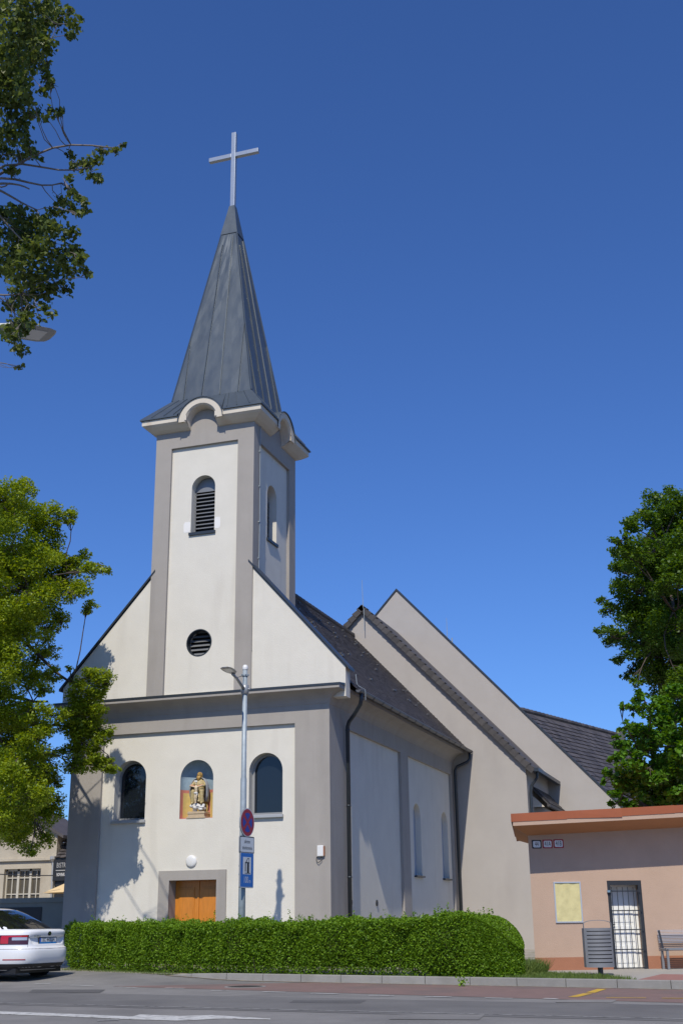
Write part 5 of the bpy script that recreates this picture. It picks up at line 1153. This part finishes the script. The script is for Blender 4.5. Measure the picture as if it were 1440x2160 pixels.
# upright young shoots on top
sh = []
for _ in range(420):
    tt = RNG.uniform(0, cum[-1] - .6); x0, y0, z0 = hline(tt); k = int(tt / cum[-1] * 199); q = RNG.uniform(.0, 1.0); L_ = abs(RNG.normal(.05, .06)) + .03
    if RNG.random() < .03: L_ += .18
    base = np.array((x0 - ty[k] / ln[k] * q, y0 + tx[k] / ln[k] * q, z0 - .03)); lean = RNG.normal(0, .15, 2)
    kk = int(4 + L_ * 60); w = RNG.uniform(0, 1, kk); sh.append(base + np.stack([lean[0] * L_ * w + RNG.normal(0, .015, kk), lean[1] * L_ * w + RNG.normal(0, .015, kk), L_ * w], axis=1))
m3 = 16000; th = RNG.uniform(0, math.pi, m3); ins = 1 - np.abs(RNG.normal(0, .10, m3)); t3 = np.minimum(cum[-1] - e0 + e0 * np.sin(th) ** .83 * ins, cum[-1]); x3, y3, z3 = hline(t3); d3 = dep / 2 * (1 - np.cos(th) * ins); en3 = np.clip((t3 - (cum[-1] - e0)) / e0, 0, 1)
P2.append(np.stack([x3 - ty[199] / ln[199] * d3, y3 + tx[199] / ln[199] * d3, .1 + RNG.uniform(0, 1, m3) ** .85 * (z3 - .1) * (1 - .55 * en3 ** 2.3)], axis=1))
P = np.concatenate([P] + P2 + sh)
quads('foliage', leaf_quads(P, .050, up=.5, shape=(.5, .26), var=.4), LM5, HG)
mb = MB(); NS = 90; prev = None; rings = []  # solid dark core added inside the leaves to block light; real stems follow
for i in range(NS + 1):
    tt = .12 + (cum[-1] - .62) * i / NS; x0, y0, z0 = hline(tt); k = int(tt / cum[-1] * 199); nn2 = np.array((-ty[k] / ln[k], tx[k] / ln[k]))
    w0, w1 = .36 + .04 * math.sin(i * 1.3), dep - .3; zz0, zz1 = .30, float(z0) - .16
    e_ = min(1, max(0, (tt - (cum[-1] - e0)) / (e0 - .35))); q_ = math.sqrt(max(.02, 1 - e_ ** 2.2)); w0, w1 = dep / 2 - (dep / 2 - w0) * q_, dep / 2 + (w1 - dep / 2) * q_; zz1 -= .8 * e_ ** 2
    rings.append([(x0 + nn2[0] * a, y0 + nn2[1] * a, z) for a, z in ((w0 + .05, zz0), (w0, .6), (w0, zz1), (w1, zz1), (w1, zz0), (w0 + .05, zz0))])
mb.grid(rings); mb.add(rings[0][:-1], [(0, 1, 2, 3, 4)]); mb.add(rings[-1][:-1], [(0, 1, 2, 3, 4)])
for i in range(160):
    tt = RNG.uniform(.1, cum[-1] - .3); x0, y0, z0 = hline(tt); k = int(tt / cum[-1] * 199); q = RNG.uniform(.15, dep - .3); b0 = np.array((x0 - ty[k] / ln[k] * q, y0 + tx[k] / ln[k] * q, .08))
    mb.tube([b0, b0 + (RNG.normal(0, .06), RNG.normal(0, .06), .4)], [.012, .008], 5)
mb.build('stems_and_core', M['twig'], HG)

# ------------------------------------------------------------------ grass and weeds by the kerb
def blades(P, h, w):
    n = len(P); a = RNG.uniform(0, 2 * math.pi, n); d = np.stack([np.cos(a), np.sin(a), np.zeros(n)], 1); hh = (h * RNG.uniform(.4, 1.3, n))[:, None]; ln_ = RNG.normal(0, .35, (n, 3)); ln_[:, 2] = 1
    return np.stack([P - d * w, P + d * w, P + ln_ * hh * (.75, .75, .6) + d * w * .8, P + ln_ * hh * (1.25, 1.25, 1)], 1)
def inpoly(poly, n):
    poly = np.array(poly); lo, hi = poly.min(0), poly.max(0); o = []
    while len(o) < n:
        p = RNG.uniform(lo, hi); c_ = False; j = len(poly) - 1
        for i in range(len(poly)):
            if (poly[i][1] > p[1]) != (poly[j][1] > p[1]) and p[0] < (poly[j][0] - poly[i][0]) * (p[1] - poly[i][1]) / (poly[j][1] - poly[i][1]) + poly[i][0]: c_ = not c_
            j = i
        if c_: o.append(p)
    return np.array(o)
gp = [onz(u, v, .12)[:2] for u, v in ((1062, 2067), (1085, 2050), (1130, 2054), (1200, 2056), (1250, 2058), (1345, 2068), (1250, 2068.5))]
g1 = inpoly(gp, 5200); gp2 = [(10.2, -6.0), (10.9, -5.0), (10.4, -3.8), (7.5, -3.0), (8.5, -5.4)]; g2 = inpoly(gp2, 12000)
Q = [blades(np.column_stack([g1, np.full(len(g1), .115)]), .075, .006), blades(np.column_stack([g2, np.full(len(g2), .115)]), .26, .009)]
g3 = np.array([(lambda x: (x, kerb_y(x) + .17 + RNG.uniform(0, .22)))(RNG.uniform(2.5, 10.3)) for _ in range(1500)]); Q.append(blades(np.column_stack([g3, np.full(len(g3), .115)]), .06, .005))
g4 = np.array([(lambda x: (x, np.interp(x, HP[:, 0], HP[:, 1]) - RNG.uniform(-.1, .42)))(RNG.uniform(-2.2, 2.2)) for _ in range(1500)]); Q.append(blades(np.column_stack([g4, np.full(len(g4), .10)]), .07, .005))
g5 = inpoly([(-4.2, -.1), (4.2, -.1), (9, -5), (3, -3.6), (-2, -1)], 3000); Q.append(blades(np.column_stack([g5, np.full(len(g5), .115)]), .08, .006))
tag(quads('grass', np.concatenate(Q), LMG), 'green grass and weeds growing behind the kerb and beside the hedge', 'grass', kind='stuff')
w0 = onz(974, 2082, .0); P = w0 + np.column_stack([RNG.normal(0, .05, 60), RNG.normal(0, .04, 60) - .02, RNG.uniform(.01, .20, 60)])
wd = thing('weed', w0, 'small green weed growing out of the kerb foot below the hedge', 'weed'); quads('leaves', leaf_quads(P, .05, up=.4), LM5, wd); mb = MB(); mb.tube([w0, w0 + (0, -.02, .18)], [.005, .002], 5); mb.build('stem', M['twig'], wd)

# ------------------------------------------------------------------ behind the garden wall on the left
wy = 1.2; GW = thing('garden_wall', (-9, wy, .1), 'low grey plastered garden wall with flat coping beside the church', 'wall')
mb = MB(); mb.box(-30, -A - .02, wy, wy + .25, 0, 1.88); mb.build('wall_body', M['wallgrey'], GW)
bevel(MB().box(-30, -A - .02, wy - .04, wy + .29, 1.88, 2.03).build('coping', M['wallgrey'], GW), .015)
a0 = ony(-40, 1915, wy); a1 = ony(87, 1942, wy); b0 = ony(86, 1914, wy)
SG = thing('wall_sign', (a1[0], wy, a1[2]), 'dark board reading BISTRO fixed to the garden wall above the car', 'sign')
MB().box(a1[0] - 3.2, a1[0], wy - .03, wy, a1[2] - .2, b0[2]).build('board', M['signdark'], SG)
tx_ = ony(28, 1932, wy); text_mb('BISTRO', .42, lambda x, y, d: np.array((tx_[0] - .35 + x, wy - .034, tx_[2] - .02 + y)), sx=.9).build('lettering', M['letterdim'], SG)
# old house: gable end to the street, seen past the tree
hy = 9.0; OH = thing('old_house', (-14, hy, 0), 'old beige plastered house with a tall multi pane window behind the garden wall', 'house')
hx = -10.08; zc_ = 3.62
w0, w1 = ony(18, 1830, hy), ony(80, 1893, hy); wz1 = 3.30
OW = rect(-12.35, -10.72, 1.35, 3.28)
HF = frame((0, hy, 0), (1, 0, 0), (0, -1, 0))
mb = MB(); mb.holed(HF, [(-24, 0), (hx, 0), (hx, 4.55), (-13.6, 6.4), (-17.2, 4.55), (-24, 4.55)], [OW], 0, (.32,)); mb.add([(hx, hy, 0), (hx, hy + 2.5, 0), (hx, hy + 2.5, 4.55), (hx, hy, 4.55)], [(0, 1, 2, 3)]); mb.build('wall', M['beige'], OH)
mb = MB(); mb.box(-24, hx + .06, hy - .10, hy, zc_ - .05, zc_ + .04); mb.build('string_course', M['beige'], OH)
mb = MB(); mb.prism([(-13.6, hy - .15, 6.42), (hx + .35, hy - .15, 4.36), (hx + .35, hy - .15, 4.48), (-13.6, hy - .15, 6.56)], (0, 2.6, 0)); mb.build('roof', M['tile'], OH)
WF = MB()
def wbar(x0, x1, z0, z1, d0=.16, d1=.24): WF.prism([HF(x0, z0, d0), HF(x1, z0, d0), HF(x1, z1, d0), HF(x0, z1, d0)], HF(0, 0, d1) - HF(0, 0, d0))
xs_ = np.linspace(-12.35, -10.72, 4)
for x in xs_: wbar(x - .05, x + .05, 1.35, 3.28)
for i in range(3): m2 = (xs_[i] + xs_[i + 1]) / 2; wbar(m2 - .018, m2 + .018, 1.35, 3.28, .18, .22)
for z in (1.75, 2.35, 2.95): wbar(-12.35, -10.72, z - .02, z + .02, .185, .225)
wbar(-12.35, -10.72, 3.20, 3.28); ow = WF.build('window', M['oldwin'], OH)
MB().poly(HF, OW, .23).build('pane', M['curtain'], ow)
mb = MB(); mb.tube([(hx - .06, hy - .10, 3.55), (hx - .04, hy - .10, 2.6), (hx - .04, hy - .1, 0)], .045, 8); mb.lathe((hx - .06, hy - .12, 3.5), [(.05, 0), (.12, .1), (.12, .2), (.03, .22)], 10); mb.build('downpipe', M['sill'], OH)
# bistro building further right with dark tiles
by = 8.95; BI = thing('bistro_building', (-10, by, 0), 'bistro with dark tiled roof and black sign board, half hidden behind the church corner', 'building')
BX = hx + .66; mb = MB(); mb.box(BX - .6, -6.5, by, by + 5, 0, 3.1); mb.build('wall', M['signdark'], BI)
ez = ony(126, 1811, by)[2]; tz = ony(128, 1768, by + .9)[2]
mb = MB(); mb.add([(BX - .6, by - .12, ez), (-6.4, by - .12, ez), (-6.4, by + .9, tz), (BX - .6, by + .9, tz), (-6.4, by + 5, tz - .5), (BX - .6, by + 5, tz - .5)], [(0, 1, 2, 3), (3, 2, 4, 5)]); tiles(mb, (BX - .6, by - .15, ez), (1, 0, 0), (0, 1.05, tz - ez), 3.6, math.hypot(1.05, tz - ez), .22, .2, lift=.04, jit=.01); mb.build('roof', M['tile'], BI)
q0 = ony(116, 1812, by - .1); q1 = ony(140, 1858, by - .1)
mb = MB(); mb.box(q0[0] - .05, -6.5, by - .1, by, q1[2], q0[2] + .02); mb.build('sign_board', M['signdark'], BI)
t0 = ony(119.5, 1826.5, by - .1); text_mb('BISTRO', .26, lambda x, y, d: np.array((t0[0] + x * 1., by - .11, t0[2] + y)), sx=.62, align='LEFT').build('lettering', M['lettergrey'], BI)
t0 = ony(119.5, 1846, by - .1); text_mb('ROVINKA', .15, lambda x, y, d: np.array((t0[0] + x, by - .11, t0[2] + y)), sx=.62, align='LEFT', bold=.01).build('lettering', M['lettergrey'], BI)
t0 = ony(118, 1837, by - .1); MB().box(t0[0], -6.6, by - .112, by - .1, t0[2] - .015, t0[2] + .015).build('sign_rule', M['lettergrey'], BI)
for u, v in ((135, 1778), (128, 1786)):
    c = ony(u, v, by + .45); MB().ball((c[0], c[1], c[2]), (.09, .09, .06), 12, 8).build('roof_light', M['chrome'], BI, smooth=True)
c = ony(136, 1878, 8.2); PR = thing('parasol', (c[0] + 1.2, 8.2, .1), 'closed off cream parasol, its tip showing between the old house and the church corner', 'parasol')
PR['label'] = 'cream terrace parasol whose edge shows between the old house and the church corner'
mb = MB(); cx = c[0] + 1.1; n = 8; R_ = 1.75
mb.add([(cx, 8.2, c[2] + .62)] + [(cx + R_ * math.cos(2 * math.pi * i / n + .0), 8.2 + R_ * math.sin(2 * math.pi * i / n), c[2] - .12) for i in range(n)], [(0, 1 + i, 1 + (i + 1) % n) for i in range(n)]); mb.build('canopy', M['parasol'], PR)
MB().tube([(cx, 8.2, 0), (cx, 8.2, c[2] + .65)], .03, 8).build('pole', M['oldwin'], PR)
# overhead cable in front of the old house
c0, c1 = ony(-120, 1830, 6.5), ony(119, 1847.5, 6.5); P = [c0 + (c1 - c0) * i / 12 - (0, 0, .10 * math.sin(math.pi * i / 12)) for i in range(13)]
tag(MB().tube(P, .018, 6).build('overhead_cable', M['ironblack'], at=tuple(c0)), 'thin dark cable strung across the front of the old house window', 'cable')
